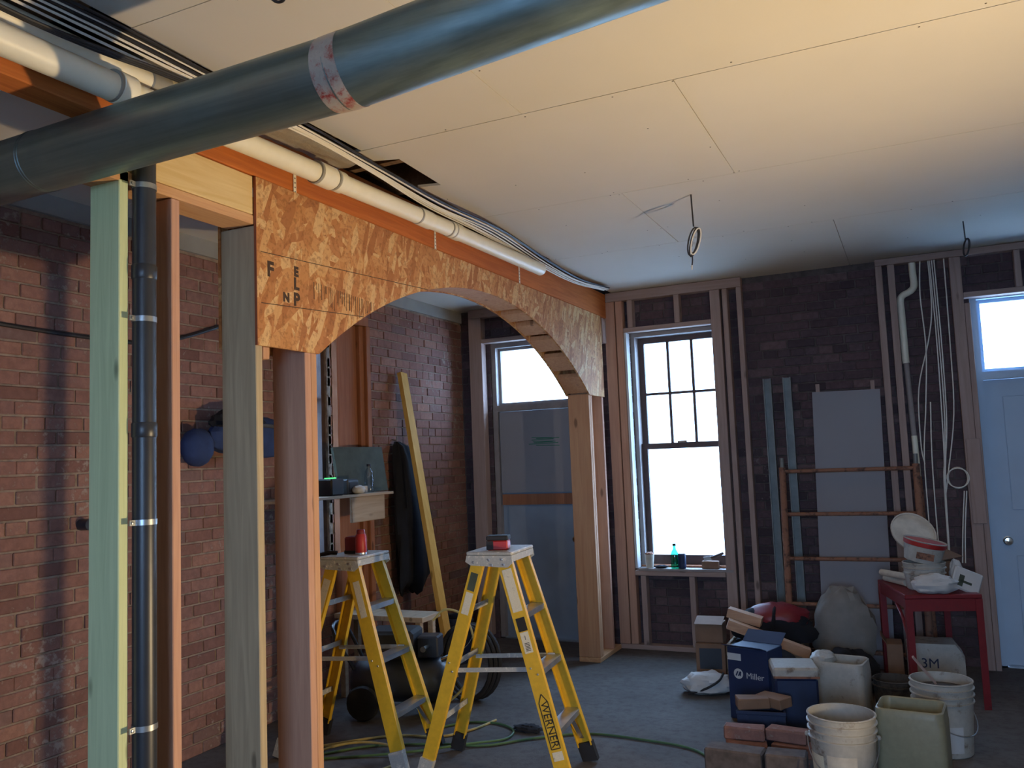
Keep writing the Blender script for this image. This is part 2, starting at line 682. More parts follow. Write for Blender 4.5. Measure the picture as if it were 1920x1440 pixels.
def floor_mat():
    t = NT('dusty_floor')
    v = t.coord()
    n1 = t.noise(v, 1.3, 5, 0.6)
    n2 = t.noise(v, 18.0, 5, 0.7)
    n3 = t.noise(v, 120.0, 2)
    cc = t.ramp(n1, [(0.3, S(80, 75, 72)), (0.7, S(108, 104, 101))])
    cc = t.mix(t.ramp(n2, [(0.45, (0, 0, 0, 1)), (0.7, (0.6, 0.6, 0.6, 1))]), cc, S(66, 58, 54))
    t.bump(n3, 0.2, 0.004)
    return t.done(cc, 0.85, spec=0.25)


M['floor'] = floor_mat()

# ---------------------------------------------------------------- the room
LX, BY, CZ = -3.80, 7.00, 3.00      # brick faces of the left and back walls, underside of the ceiling

fl = MB().box(LX - 0.3, 2.9, -2.8, 7.3, -0.12, 0.0).build('floor', M['floor'])
tag(fl, 'dusty grey concrete floor', kind='structure')


def cut(u0, u1, z0, z1, holes):
    """trim a rectangle by the holes; None when nothing is left"""
    for a, b, c, d in holes:
        if u1 <= a or u0 >= b or z1 <= c + 0.02 or z0 >= d - 0.02:
            continue
        if u0 >= a and u1 <= b:
            return None
        if u0 < a and u1 > a:
            u1 = a
        elif u0 < b and u1 > b:
            u0 = b
    return (u0, u1, z0, z1) if u1 - u0 > 0.03 else None


def brick_wall(parent, mat, axis, pos, urange, zrange, holes, seen, course=0.0705, length=0.208, joint=0.010, most=300, seed=3):
    r = random.Random(seed)
    bricks = []
    z, row = zrange[0], 0
    while z + course * 0.6 < zrange[1]:
        z1 = min(z + course - joint, zrange[1])
        header = row % 7 == 5
        step = length / 2 + 0.004 if header else length
        u = urange[0] - (row % 2) * step / 2 - r.random() * 0.02
        while u < urange[1]:
            dl = step + r.uniform(-0.008, 0.008)
            b = cut(max(u, urange[0]), min(u + dl - joint, urange[1]), z, z1, holes)
            if b and b[1] - b[0] > 0.03:
                bricks.append(b)
            u += dl
        z += course
        row += 1

    def place(uc, zc):
        return (pos, uc, zc) if axis == 'x' else (uc, pos, zc)
    sc_ = []
    for b in bricks:
        uc, zc = (b[0] + b[1]) / 2, (b[2] + b[3]) / 2
        p = project(place(uc, zc))
        ok = p and -20 < p[0] < 1940 and -20 < p[1] < 1460 and any(a <= p[0] <= c and e <= p[1] <= f for a, c, e, f in seen)
        sc_.append((0 if ok else 1, p[2] if p else 99, b))
    sc_.sort(key=lambda t: (t[0], t[1]))
    cache = {}
    rest = MB()
    rest.rn = []
    for i, (_, _, b) in enumerate(sc_):
        hu, hz = (b[1] - b[0]) / 2, (b[3] - b[2]) / 2
        uc, zc = (b[0] + b[1]) / 2, (b[2] + b[3]) / 2
        d = r.uniform(-0.004, 0.003)
        if i < most:
            key = (round(hu, 2), round(hz, 3))
            if key not in cache:
                hk = max(key[0], 0.015)
                m = MB()
                if axis == 'x':
                    m.cbox(-0.03, 0.0, -hk, hk, -hz, hz, 0.004)
                else:
                    m.cbox(-hk, hk, 0.0, 0.03, -hz, hz, 0.004)
                cache[key] = m.mesh('brick', mat)
            o = bpy.data.objects.new('brick', cache[key])
            col.objects.link(o)
            o.parent = parent
            o.location = (pos + d, uc, zc) if axis == 'x' else (uc, pos - d, zc)
        else:
            k = len(rest.f)
            if axis == 'x':
                rest.box(pos - 0.03, pos + d, b[0], b[1], b[2], b[3])
            else:
                rest.box(b[0], b[1], pos - d, pos + 0.03, b[2], b[3])
            rest.rn += [r.random()] * (len(rest.f) - k)
    if rest.v:
        o = rest.build('brick_field', mat, parent)
        tag(o, kind='stuff')


# left wall with a side window
WIN = (4.52, 5.00, 0.95, 2.62)      # y0 y1 z0 z1
wl = struct('wall_left', 'old red brick wall with lime mortar')
m = MB()
x0, x1 = LX - 0.25, LX - 0.009
m.box(x0, x1, -2.8, WIN[0], 0, 3.3).box(x0, x1, WIN[1], 7.3, 0, 3.3)
m.box(x0, x1, WIN[0], WIN[1], 0, WIN[2]).box(x0, x1, WIN[0], WIN[1], WIN[3], 3.3)
m.build('mortar_core', M['mortar'], wl)
brick_wall(wl, M['brick'], 'x', LX, (1.9, 7.0), (0.0, 2.90), [WIN],
           [(0, 172, 300, 1440), (340, 424, 300, 1440), (496, 520, 640, 1440), (680, 886, 550, 1300)])
MB().box(LX - 0.009, LX + 0.012, 1.9, 7.0, 2.90, CZ).build('plaster_strip', M['plaster'], wl)

# back wall: brick with two doors with transoms and a sash window
D1 = (-3.50, -2.52, -0.1, 2.68)
W1 = (-2.15, -1.36, 0.64, 2.64)
D2 = (0.44, 1.44, -0.1, 2.68)
wb = struct('wall_back', 'dark brick end wall with exposed wooden furring studs')
m = MB()
y0, y1 = BY + 0.009, BY + 0.25
xs = [LX - 0.25, D1[0], D1[1], W1[0], W1[1], D2[0], D2[1], 2.9]
for i in (0, 2, 4, 6):
    m.box(xs[i], xs[i + 1], y0, y1, 0, 3.3)
for h in (D1, W1, D2):
    m.box(h[0], h[1], y0, y1, h[3], 3.3)
m.box(W1[0], W1[1], y0, y1, 0, W1[2])
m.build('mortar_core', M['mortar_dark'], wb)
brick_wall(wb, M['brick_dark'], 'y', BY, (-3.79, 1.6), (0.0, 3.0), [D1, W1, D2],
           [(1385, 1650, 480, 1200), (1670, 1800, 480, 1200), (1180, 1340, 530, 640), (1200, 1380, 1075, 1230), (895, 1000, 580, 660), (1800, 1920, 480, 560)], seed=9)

# front wall (behind the camera) with an added, unseen window, and the right wall
wf = struct('wall_front', 'painted wall behind the camera with an added window')
m = MB()
ADDED_WIN = (-0.6, 1.0, 1.1, 2.3)  # unseen opening, added and sized so daylight reaches the near stud faces
m.box(LX - 0.25, ADDED_WIN[0], -2.8, -2.55, 0, 3.3).box(ADDED_WIN[1], 2.9, -2.8, -2.55, 0, 3.3)
m.box(ADDED_WIN[0], ADDED_WIN[1], -2.8, -2.55, 0, ADDED_WIN[2]).box(ADDED_WIN[0], ADDED_WIN[1], -2.8, -2.55, ADDED_WIN[3], 3.3)
m.build('masonry', M['wall_paint'], wf)
wr = MB().box(2.65, 2.9, -2.8, 7.3, 0, 3.3).build('wall_right', M['wall_paint'])
tag(wr, 'painted side wall', kind='structure')

# ceiling: drywall sheets with open joints, joists and deck above
cl = struct('ceiling', 'hung drywall ceiling with untaped joints')
rows = [-2.55, -1.83, -0.61, 0.61, 1.825, 3.065, 4.29, 5.51, 7.0]
joints = {4: [-1.345, 1.09], 5: [-0.72, 1.72], 6: [-1.32, 1.1], 7: [-0.35]}
edge = {4: -2.135, 5: -2.19, 6: -2.23, 7: -2.27}
g = 0.0018
sheets = []
for i in range(len(rows) - 1):
    ya, yb = rows[i] + g, rows[i + 1] - g
    xl = edge.get(i, -2.13)
    xx = [xl] + joints.get(i, [0.2]) + [2.65]
    for j in range(len(xx) - 1):
        a, b = xx[j] + (g if j else 0), xx[j + 1] - g
        if i == 5 and j == 0:
            poly = [(a, ya), (b, ya), (b, yb), (a, yb), (a, 3.63), (-2.07, 3.66), (-2.05, 3.24), (a, 3.19)]
        else:
            poly = [(a, ya), (b, ya), (b, yb), (a, yb)]
        MB().prism(poly, 2, CZ, CZ + 0.013).build('drywall_sheet', M['drywall'], cl)
        sheets.append((a, b, ya, yb))
    if yb > 1.5:
        MB().box(LX, -2.44, ya, yb, CZ, CZ + 0.013).build('drywall_sheet', M['drywall'], cl)
MB().box(LX, 2.65, -2.55, 7.0, 3.26, 3.3).build('floor_deck', M['dark'], cl)
for k in range(24):
    yj = -2.4 + k * 0.406
    if yj < 6.9:
        MB().box(LX, 2.65, yj, yj + 0.04, CZ + 0.016, 3.255).build('joist', M['joist'], cl)
m = MB()
r = random.Random(4)
for a, b, ya, yb in sheets:
    if yb < 1.0:
        continue
    ys = [ya + 0.02, ya + 0.42, ya + 0.80, yb - 0.02]
    xsn = [a + 0.02 + k * 0.405 for k in range(int((b - a) / 0.405) + 1)] + [b - 0.02]
    for x in xsn:
        for y in ys:
            if r.random() < 0.5:
                m.lathe([(0.0042, 0), (0.0030, -0.0008)], 6, (x + r.uniform(-.02, .02), y + r.uniform(-.015, .015), CZ))
tag(m.build('screw_head', M['screw'], cl), kind='stuff')

# ---------------------------------------------------------------- partition with the arch
PX, PB = -2.322, -2.50          # front and back planes of the partition framing
wp = struct('wall_partition', 'open stud partition of bare two-by lumber')


def stud(parent, mat, x0, x1, y0, y1, z0, z1, name='stud'):
    return MB().cbox(x0, x1, y0, y1, z0, z1, 0.003).build(name, M[mat], parent)


stud(wp, 'treated_z', -2.462, PX, 1.940, 1.978, 0.038, 2.775)
stud(wp, 'red_z', -2.445, PX, 2.160, 2.198, 0.038, 2.575)
stud(wp, 'grey_z', PB, PX, 2.580, 2.618, 0.038, 2.575)
stud(wp, 'red_z', PB, PX, 2.880, 2.919, 0.038, 2.125)
stud(wp, 'fir_z', PB, PX, 2.921, 2.958, 0.038, 2.10)
stud(wp, 'fir_z', PB, PX, 2.622, 2.660, 2.04, 2.09, 'nailing_block')
stud(wp, 'fir_z', PB, PX, 6.374, 6.410, 0.038, 2.10)
stud(wp, 'fir_z', PB, PX, 6.414, 6.452, 0.038, 2.125)
stud(wp, 'red_z', PB, PX, 6.690, 6.728, 0.038, 2.125)
stud(wp, 'red_z', -2.49, -2.345, 6.740, 6.778, 0.038, 2.775)
stud(wp, 'fir_y', -2.462, PX, 1.90, 2.579, 2.577, 2.615, 'top_plate')
stud(wp, 'pine_y', -2.360, PX, 1.98, 2.574, 2.617, 2.774, 'header_board')
stud(wp, 'fir_y', PB, PX, 1.90, 2.960, 0.0, 0.037, 'bottom_plate')
stud(wp, 'fir_y', PB, PX, 6.372, 6.89, 0.0, 0.037, 'bottom_plate')
stud(wp, 'spruce_z', -2.355, -2.300, 6.745, 6.830, 2.55, 2.76, 'nailing_block')
tag(wp.children[0], 'greenish treated stud with a pale yellow edge')

YA, YB, ZS, RISE = 2.960, 6.372, 2.09, 0.54
YC = (YA + YB) / 2
hs = (YB - YA) / 2
RAD = (hs * hs + RISE * RISE) / (2 * RISE)
ZC_ = ZS + RISE - RAD


def arch_z(y, dr=0.0):
    return ZC_ + math.sqrt((RAD + dr) ** 2 - (y - YC) ** 2)


ar = thing('archway', 'wide arch cut in flaky strand board panel over the partition opening', 'archway')
poly = [(2.578, 2.772), (2.578, ZS), (YA, ZS)]
N = 40
for i in range(1, N):
    y = YA + (YB - YA) * i / N
    poly.append((y, arch_z(y)))
poly += [(YB, ZS), (6.730, ZS), (6.730, 2.772)]
fb = MB().prism(poly, 0, PX + 0.001, PX + 0.013).build('strand_board', M['osb'], ar)
MB().prism(poly, 0, PB - 0.013, PB - 0.001).build('strand_board', M['osb'], ar)
MB().box(PX + 0.001, PX + 0.0128, 2.5755, 2.5778, ZS, 2.772).build('sheet_edge', M['osb_edge'], ar)


def soffit(ya, yb, th=0.036, n=1):
    m = MB()
    k = max(1, int((yb - ya) / 0.12))
    prev = None
    vs, fs = [], []
    for i in range(k + 1):
        y = ya + (yb - ya) * i / k
        z = arch_z(y)
        nrm = Vector((0, y - YC, z - ZC_)).normalized()
        p = Vector((0, y, z)) + nrm * 0.006
        q = p + nrm * th
        for v in (p, q):
            for x in (PB, PX):
                vs.append((x, v.y, v.z))
    for i in range(k):
        a, b = i * 4, i * 4 + 4
        fs += [(a, a + 1, b + 1, b), (a + 2, b + 2, b + 3, a + 3), (a, b, b + 2, a + 2), (a + 1, a + 3, b + 3, b + 1)]
    fs += [(0, 2, 3, 1), (k * 4, k * 4 + 1, k * 4 + 3, k * 4 + 2)]
    m.add(vs, fs)
    return m.build('soffit_block', M['fir_z'], ar)


soffit(4.20, 5.10)
gaps = [5.10, 5.335, 5.58, 5.83, 6.09, 6.352]
for i in range(5):
    soffit(gaps[i] + 0.085, gaps[i + 1])
gl = [4.20, 3.98, 3.73, 3.48, 3.23, 2.98]
for i in range(5):
    soffit(gl[i + 1], gl[i] - 0.085)

# stamp and chalk lines on the strand board
fx = PX + 0.0134
for s_, y, z, sz, up in (('F', 2.655, 2.405, 0.085, 1), ('E', 2.815, 2.425, 0.055, 1), ('L', 2.815, 2.372, 0.068, 1), ('P', 2.815, 2.305, 0.075, 1), ('N', 2.750, 2.305, 0.05, 1)):
    text('stamp_letter', s_, sz, M['stamp'], fb, frame_M((fx, y, z), (0, 1, 0), (0, 0, 1)), bold=0.0035)
m = MB()
r = random.Random(12)
y = 2.93
while y < 3.72:
    wd = r.uniform(0.002, 0.006)
    zt = 2.452 - 0.055 * (y - 2.6)
    h0 = r.uniform(0.02, 0.09)
    if zt - 0.13 > arch_z(y) + 0.01 or y < 3.0:
        m.box(fx - 0.0006, fx, y, y + wd, zt - 0.04 - h0, zt - 0.03)
    elif zt - 0.05 > arch_z(y) + 0.02:
        m.box(fx - 0.0006, fx, y, y + wd, arch_z(y) + 0.012, zt - 0.03)
    y += wd + r.uniform(0.006, 0.02)
tag(m.build('printed_mark', M['stamp'], fb), kind='stuff')
MB().bar((fx - 0.0004, 2.60, 2.47), (fx - 0.0004, 3.90, 2.53), (0, 0, 1), 0.0016, 0.0004).build('chalk_line', M['stamp'], fb)
MB().bar((fx - 0.0004, 2.60, 2.262), (fx - 0.0004, 3.30, 2.30), (0, 0, 1), 0.0016, 0.0004).build('chalk_line', M['stamp'], fb)

bm_ = MB().cbox(-2.43, -2.315, 0.2, 6.89, 2.777, 2.985, 0.004).build('ceiling_beam', M['beam'])
tag(bm_, 'long orange-stained timber beam above the arch under the drain pipe', 'beam')

# ---------------------------------------------------------------- furring on the back wall
SY0, SY1 = 6.900, 6.988


def bstud(mat, x0, x1, z0, z1, name='stud', y0=SY0, y1=SY1):
    return MB().cbox(x0, x1, y0, y1, z0, z1, 0.003).build(name, M[mat], wb)


for x0, x1 in ((-3.665, -3.535), (-2.335, -2.245), (-2.235, -2.175)):
    bstud('spruce_z' if x0 < -3 else 'red_z', x0, x1, 0.04, 2.915)
for x0, x1 in ((-1.425, -1.345), (-1.325, -1.285), (-1.212, -1.172), (-0.172, -0.125), (-0.088, -0.040)):
    bstud('spruce_z', x0, x1, 0.04, 2.915 if x0 < -1 else 2.945)
bstud('spruce_z', 0.325, 0.400, 0.0, 2.945)
bstud('spruce_z', 0.402, 0.438, 0.0, 2.60)
bstud('spruce_z', 0.335, 0.425, 1.02, 1.62, 'scab_board', SY0 - 0.020, SY0 - 0.001)
bstud('spruce_x', -3.665, -2.50, 2.917, 2.996, 'top_plate')
bstud('spruce_x', -2.32, -1.172, 2.917, 2.996, 'top_plate')
bstud('spruce_x', -0.172, 1.60, 2.947, 2.996, 'top_plate')
bstud('spruce_x', -2.173, -1.427, 2.640, 2.678, 'window_header')
bstud('spruce_x', -2.173, -1.427, 0.602, 0.640, 'rough_sill', SY0 - 0.01)
bstud('spruce_x', -2.335, -1.172, 0.0, 0.038, 'bottom_plate')
bstud('spruce_x', -3.533, -2.50, 2.675, 2.713, 'door_header')
bstud('spruce_x', 0.402, 1.55, 2.640, 2.678, 'door_header')
for x in (-2.13, -1.725):
    bstud('spruce_z', x, x + 0.045, 2.680, 2.915, 'cripple')
    bstud('spruce_z', x, x + 0.045, 0.040, 0.600, 'cripple')
for x in (-3.08, -2.62):
    bstud('spruce_z', x, x + 0.04, 2.715, 2.915, 'cripple')
for x in (0.735, 1.14):
    bstud('spruce_z', x, x + 0.04, 2.680, 2.945, 'cripple')

# ---------------------------------------------------------------- windows and doors
def ring(m, x0, x1, z0, z1, t, ya, yb):
    m.box(x0, x0 + t, ya, yb, z0, z1).box(x1 - t, x1, ya, yb, z0, z1)
    m.box(x0 + t, x1 - t, ya, yb, z0, z0 + t).box(x0 + t, x1 - t, ya, yb, z1 - t, z1)
    return m


w1 = struct('window_1', 'six-over-one wooden sash window')
m = MB()
ring(m, W1[0], W1[1], W1[2], W1[3], 0.034, 7.02, 7.20)
m.build('frame', M['frame_paint'], w1)
MB().box(-2.171, -2.152, SY0 + 0.005, 7.02, 0.66, 2.638).build('jamb_lining', M['paper'], w1)
us = ring(MB(), -2.114, -1.396, 1.640, 2.604, 0.048, 7.125, 7.160).build('upper_sash', M['sash'], w1)
ux0, ux1, uz0, uz1 = -2.066, -1.444, 1.688, 2.556
for k in (1, 2):
    x = ux0 + (ux1 - ux0) * k / 3
    MB().box(x - 0.011, x + 0.011, 7.130, 7.155, uz0, uz1).build('muntin', M['sash'], us)
zm = 2.115
for k in range(3):
    a, b = ux0 + (ux1 - ux0) * k / 3 + (0.011 if k else 0), ux0 + (ux1 - ux0) * (k + 1) / 3 - (0.011 if k < 2 else 0)
    MB().box(a, b, 7.130, 7.155, zm - 0.011, zm + 0.011).build('muntin', M['sash'], us)
    for c, d in ((uz0, zm - 0.011), (zm + 0.011, uz1)):
        MB().box(a, b, 7.141, 7.144, c, d).build('pane', M['glass'], us)
ls = MB()
ls.box(-2.114, -2.066, 7.085, 7.120, 0.676, 1.690).box(-1.444, -1.396, 7.085, 7.120, 0.676, 1.690)
ls.box(-2.066, -1.444, 7.085, 7.120, 0.676, 0.752).box(-2.066, -1.444, 7.085, 7.120, 1.645, 1.690)
ls = ls.build('lower_sash', M['sash'], w1)
MB().box(-2.066, -1.444, 7.101, 7.104, 0.752, 1.645).build('pane', M['glass'], ls)
MB().box(-1.80, -1.72, 7.072, 7.084, 1.690, 1.704).build('sash_lock', M['brass'], ls)
MB().box(-2.145, -1.365, SY0 - 0.005, 7.085, 0.642, 0.660).build('window_stool', M['frame_paint'], w1)
MB().box(-2.145, -1.365, 7.0, 7.085, 0.662, 0.675).build('sill_liner', M['casing'], w1)


def door(n, D, slab, lab, knob_x, panels, sheet=None):
    d = struct('door_%d' % n, lab)
    m = MB()
    t = 0.045
    m.box(D[0], D[0] + t, 7.02, 7.18, 0, D[3]).box(D[1] - t, D[1], 7.02, 7.18, 0, D[3])
    m.box(D[0] + t, D[1] - t, 7.02, 7.18, D[3] - t, D[3]).box(D[0] + t, D[1] - t, 7.02, 7.18, 2.045, 2.10)
    m.build('frame', M['frame_paint'] if n == 1 else M['door_paint_glare'], d)
    tr = ring(MB(), D[0] + t, D[1] - t, 2.10, D[3] - t, 0.025, 7.08, 7.11).build('transom_sash', M['frame_paint'] if n == 1 else M['door_paint_glare'], d)
    MB().box(D[0] + t + .025, D[1] - t - .025, 7.094, 7.097, 2.125, D[3] - t - .025).build('pane', M['glass'], tr)
    s = MB().box(D[0] + t + .003, D[1] - t - .003, 7.07, 7.115, 0.012, 2.042).build('slab', M[slab], d)
    for (a, b, c, e) in panels:
        MB().cbox(a, b, 7.062, 7.071, c, e, 0.006).build('panel', M[slab], s)
    k = MB()
    k.lathe([(0.030, 0.0), (0.030, 0.008), (0.012, 0.012), (0.012, 0.035), (0.027, 0.042), (0.031, 0.058), (0.024, 0.070), (0.0, 0.073)], 20)
    kb = k.build('knob', M['brass'], s, True, (knob_x, 7.069, 0.885))
    kb.rotation_euler = (PI / 2, 0, 0)
    MB().box(D[0], D[1], 7.02, 7.20, 0.0, 0.011).build('threshold', M['alu'], d)
    return d, s


d1, s1 = door(1, D1, 'door_grey_glare', 'grey boarded door under a bright transom window', -2.735, [])
MB().box(-3.44, -2.56, 7.030, 7.042, 1.30, 2.035).build('upper_board', M['board_grey'], s1)
MB().box(-3.44, -2.56, 7.030, 7.060, 1.19, 1.285).build('rail', M['casing'], s1)
MB().box(-3.39, -2.56, 7.050, 7.060, 0.04, 1.18).build('lower_board', M['door_grey_glare'], s1)
m = MB()
r = random.Random(2)
for k in range(7):
    zz = 1.72 + k * 0.012
    m.bar((-3.12 + r.uniform(-.04, .04), 7.0292, zz), (-2.90 + r.uniform(-.05, .05), 7.0292, zz + r.uniform(-.01, .01)), (0, 0, 1), 0.0035, 0.0005)
tag(m.build('marker_scribble', M['green_ink'], s1), kind='stuff')
d2, s2 = door(2, D2, 'door_paint_glare', 'pale painted panel door under a bright transom window', 0.555,
              [(0.60, 0.90, 1.10, 1.92), (0.98, 1.28, 1.10, 1.92), (0.60, 0.90, 0.20, 0.78), (0.98, 1.28, 0.20, 0.78)])

# side window in the left wall, with its stained wooden casing
w3 = struct('window_3', 'side window with dark stained casing boards')
m = MB()
xa, xb = LX - 0.20, LX - 0.06
m.box(xa, xb, WIN[0], WIN[0] + .04, WIN[2], WIN[3]).box(xa, xb, WIN[1] - .04, WIN[1], WIN[2], WIN[3])
m.box(xa, xb, WIN[0] + .04, WIN[1] - .04, WIN[2], WIN[2] + .04).box(xa, xb, WIN[0] + .04, WIN[1] - .04, WIN[3] - .04, WIN[3])
m.box(xa + .03, xb - .04, WIN[0] + .04, WIN[1] - .04, 2.07, 2.11)
m.build('frame', M['sash'], w3)
for c, e in ((WIN[2] + .04, 2.07), (2.11, WIN[3] - .04)):
    MB().box(LX - .135, LX - .132, WIN[0] + .04, WIN[1] - .04, c, e).build('pane', M['glass'], w3)
for ya, yb, dp in ((5.005, 5.085, 0.055), (5.087, 5.155, 0.03), (5.157, 5.29, 0.02), (5.292, 5.345, 0.05), (5.347, 5.40, 0.075)):
    MB().cbox(LX + 0.001, LX + dp, ya, yb, 0.25, 2.66, 0.004).build('casing_board', M['casing'], w3)
MB().cbox(LX + 0.001, LX + 0.05, 4.44, 5.42, 2.662, 2.74, 0.004).build('head_board', M['casing'], w3)
MB().cbox(LX + 0.001, LX + 0.05, 4.44, 4.518, 0.25, 2.66, 0.004).build('casing_board', M['casing'], w3)

# ---------------------------------------------------------------- outside
gr = MB().box(-30, 30, 7.3, 45, -0.5, -0.35).box(-30, -4.1, -6, 7.3, -0.5, -0.35).box(-30, 30, -25, -2.9, -0.5, -0.35).build('ground', M['snow'])
tag(gr, 'pale snowy street outside the windows', kind='structure')
nb = thing('street_building', 'pale sided building across the street seen through the windows', 'building', (0, 26, -0.35))
MB().box(-16, 9, 0, 6, 0, 7.5).build('wall', M['siding'], nb)
for k in range(30):
    MB().box(-16, 9, -0.03, 0, 0.2 + k * 0.24, 0.2 + k * 0.24 + 0.225).build('siding_board', M['siding'], nb)
MB().prism([(-0.4, 7.5), (6.4, 7.5), (3, 9.2)], 0, -16.3, 9.3).build('roof', M['slate'], nb)
nw = thing('neighbour_wall', 'pale alley wall of the next house outside the side window', 'building', (-5.75, 6.0, -0.35))
MB().box(-3, 0, -7, 9, 0, 6.5).build('wall', M['siding'], nw)
for k in range(20):
    MB().box(0, 0.02, -7, 9, 0.1 + k * 0.3, 0.1 + k * 0.3 + 0.285).build('siding_board', M['siding'], nw)
em = thing('electric_meter', 'grey electric meter box seen through the side window', 'meter', (-5.725, 7.30, 1.95))
MB().cbox(0, 0.12, -0.17, 0.17, -0.22, 0.25, 0.01).build('box', M['galv'], em)
k = MB().lathe([(0.085, 0), (0.085, 0.05), (0.07, 0.09), (0.0, 0.10)], 24).build('dial', M['slate'], em, True, (0.12, 0.04, 0.02))
k.rotation_euler = (0, PI / 2, 0)
MB().box(0.1205, 0.124, -0.06, 0.06, 0.14, 0.22).build('label_plate', M['paper'], em)
MB().tube(smooth_path([(0.05, -0.02, 0.25), (0.06, -0.02, 0.45), (0.05, -0.15, 0.55), (0.03, -0.3, 0.58)]), 0.025, 8).build('conduit', M['pvc_ring'], em, True)

# ---------------------------------------------------------------- services under the ceiling
# round steel duct crossing in front of the partition
DA, DJ, DE = Vector((-3.74, 1.843, 2.638)), Vector((-1.31, 1.825, 2.664)), Vector((0.50, 1.959, 2.889))
dt = thing('steel_duct', 'large round galvanised steel duct crossing below the ceiling', 'duct', (-1.31, 1.825, 2.564))


def rel(v):
    return Vector(v) - Vector((-1.31, 1.825, 2.564))


def along(a, b, t):
    return a + (b - a) * t


MB().tube([rel(along(DA, DJ, t / 12)) for t in range(13)], 0.100, 40).build('duct_section', M['duct'], dt, True)
d_ = (DE - DJ).normalized()
MB().tube([rel(along(DJ - d_ * 0.02, DE, t / 10)) for t in range(11)], 0.1015, 40).build('duct_section', M['duct'], dt, True)
u_ = (DJ - DA).normalized()
MB().tube([rel(DJ - u_ * 0.052), rel(DJ - u_ * 0.02), rel(DJ), rel(DJ + d_ * 0.02)], [0.1012, 0.1026, 0.1030, 0.1028], 40, caps=False).build('tape_wrap', M['tape'], dt, True)
for k in (0.0, 0.012):
    MB().tube([rel(Vector((-2.545 - k, 1.834, 2.651)) + u_ * s_) for s_ in (-0.003, 0.0, 0.003)], [0.1, 0.1018, 0.1], 40, caps=False).build('seam_bead', M['duct'], dt, True)

# black vent pipe with strap clamps
bp = thing('vent_pipe', 'vertical black plastic vent pipe strapped beside the greenish stud', 'pipe', (-2.300, 2.022, 0.0))
MB().tube([(0, 0, z) for z in (0.0, 1.0, 2.0, 2.70)], 0.038, 24).build('pipe', M['abs'], bp, True)
for z in (2.25, 1.72):
    MB().tube([(0, 0, z), (0, 0, z + 0.004), (0, 0, z + 0.046), (0, 0, z + 0.05)], [0.0385, 0.0412, 0.0412, 0.0385], 24, caps=False).build('coupling', M['abs'], bp, True)
for z in (2.560, 2.105, 1.435, 0.785):
    c = MB().tube([(0, 0, z), (0, 0, z + 0.018)], 0.0402, 24).build('strap_clamp', M['clamp'], bp, True)
    MB().box(0.0, 0.006, -0.062, -0.036, z, z + 0.018).build('strap_tab', M['clamp'], c)
    s_ = MB().lathe([(0.006, 0), (0.005, 0.004), (0, 0.005)], 10).build('bolt', M['clamp'], c, True, (0.006, -0.053, z + 0.009))
    s_.rotation_euler = (0, PI / 2, 0)

# white drain pipe along the beam
dp = thing('drain_pipe', 'white plastic drain pipe with coupling hubs running along the orange beam', 'pipe', (-2.215, 1.2, 2.80))
base = Vector((-2.215, 1.2, 2.80))
pp = [Vector((-2.215, y, z)) - base for y, z in ((0.9, 2.815), (1.86, 2.828), (2.9, 2.85), (4.0, 2.872), (5.25, 2.884))]
MB().tube([pp[0], pp[1]], 0.046, 28).build('pipe_section', M['pvc'], dp, True)
MB().tube([pp[1], pp[2]], 0.042, 28).build('pipe_section', M['pvc'], dp, True)
MB().tube([pp[2], pp[3], pp[4]], 0.042, 28).build('pipe_section', M['pvc'], dp, True)
for y, l, r_, ringed in ((1.83, 0.06, 0.053, True), (2.84, 0.10, 0.051, False), (2.965, 0.05, 0.048, False), (3.66, 0.12, 0.046, False), (3.98, 0.03, 0.046, False), (4.02, 0.07, 0.047, False)):
    z = 2.815 + (y - 0.9) * 0.0185 - 2.80
    MB().tube([(0, y - 1.2, z), (0, y - 1.2 + 0.004, z), (0, y - 1.2 + l, z), (0, y - 1.2 + l + 0.004, z)], [r_ - 0.006, r_, r_, r_ - 0.006], 28).build('coupling', M['pvc'], dp, True)
    MB().tube([(0, y - 1.2 - 0.010, z), (0, y - 1.2, z)], r_ - 0.001, 28).build('grey_band', M['pvc_ring'], dp, True)
p2 = thing('vent_line', 'thinner cream plastic pipe above the drain pipe near the duct', 'pipe', (-2.265, 1.2, 2.93))
MB().tube([(0, -0.3, -0.01), (0, 0.35, -0.005), (0, 0.92, 0.0)], 0.036, 24).build('pipe', M['pvc'], p2, True)
MB().tube([(0, 0.80, 0.0), (0, 0.805, 0.0), (0, 0.88, 0.0)], [0.037, 0.042, 0.042], 24).build('hub', M['pvc_ring'], p2, True)
for y in (2.82, 4.00, 5.11):
    z = 2.815 + (y - 0.9) * 0.0185
    lab = {2.82: 'white perforated hanger strip near the pale header board', 4.0: 'white perforated hanger strip over the middle of the arch', 5.11: 'white perforated hanger strip near the end of the drain pipe'}[y]
    h = thing('hanger_strip', lab, 'hanger', (-2.3125, y, 2.76), group='hanger strips on the beam')
    MB().box(0, 0.0015, -0.009, 0.009, 0.0, 0.17).build('strip', M['pvc'], h)
    for k in range(5):
        MB().box(0.0015, 0.0020, -0.003, 0.003, 0.012 + k * 0.02, 0.018 + k * 0.02).build('hole', M['ink'], h)

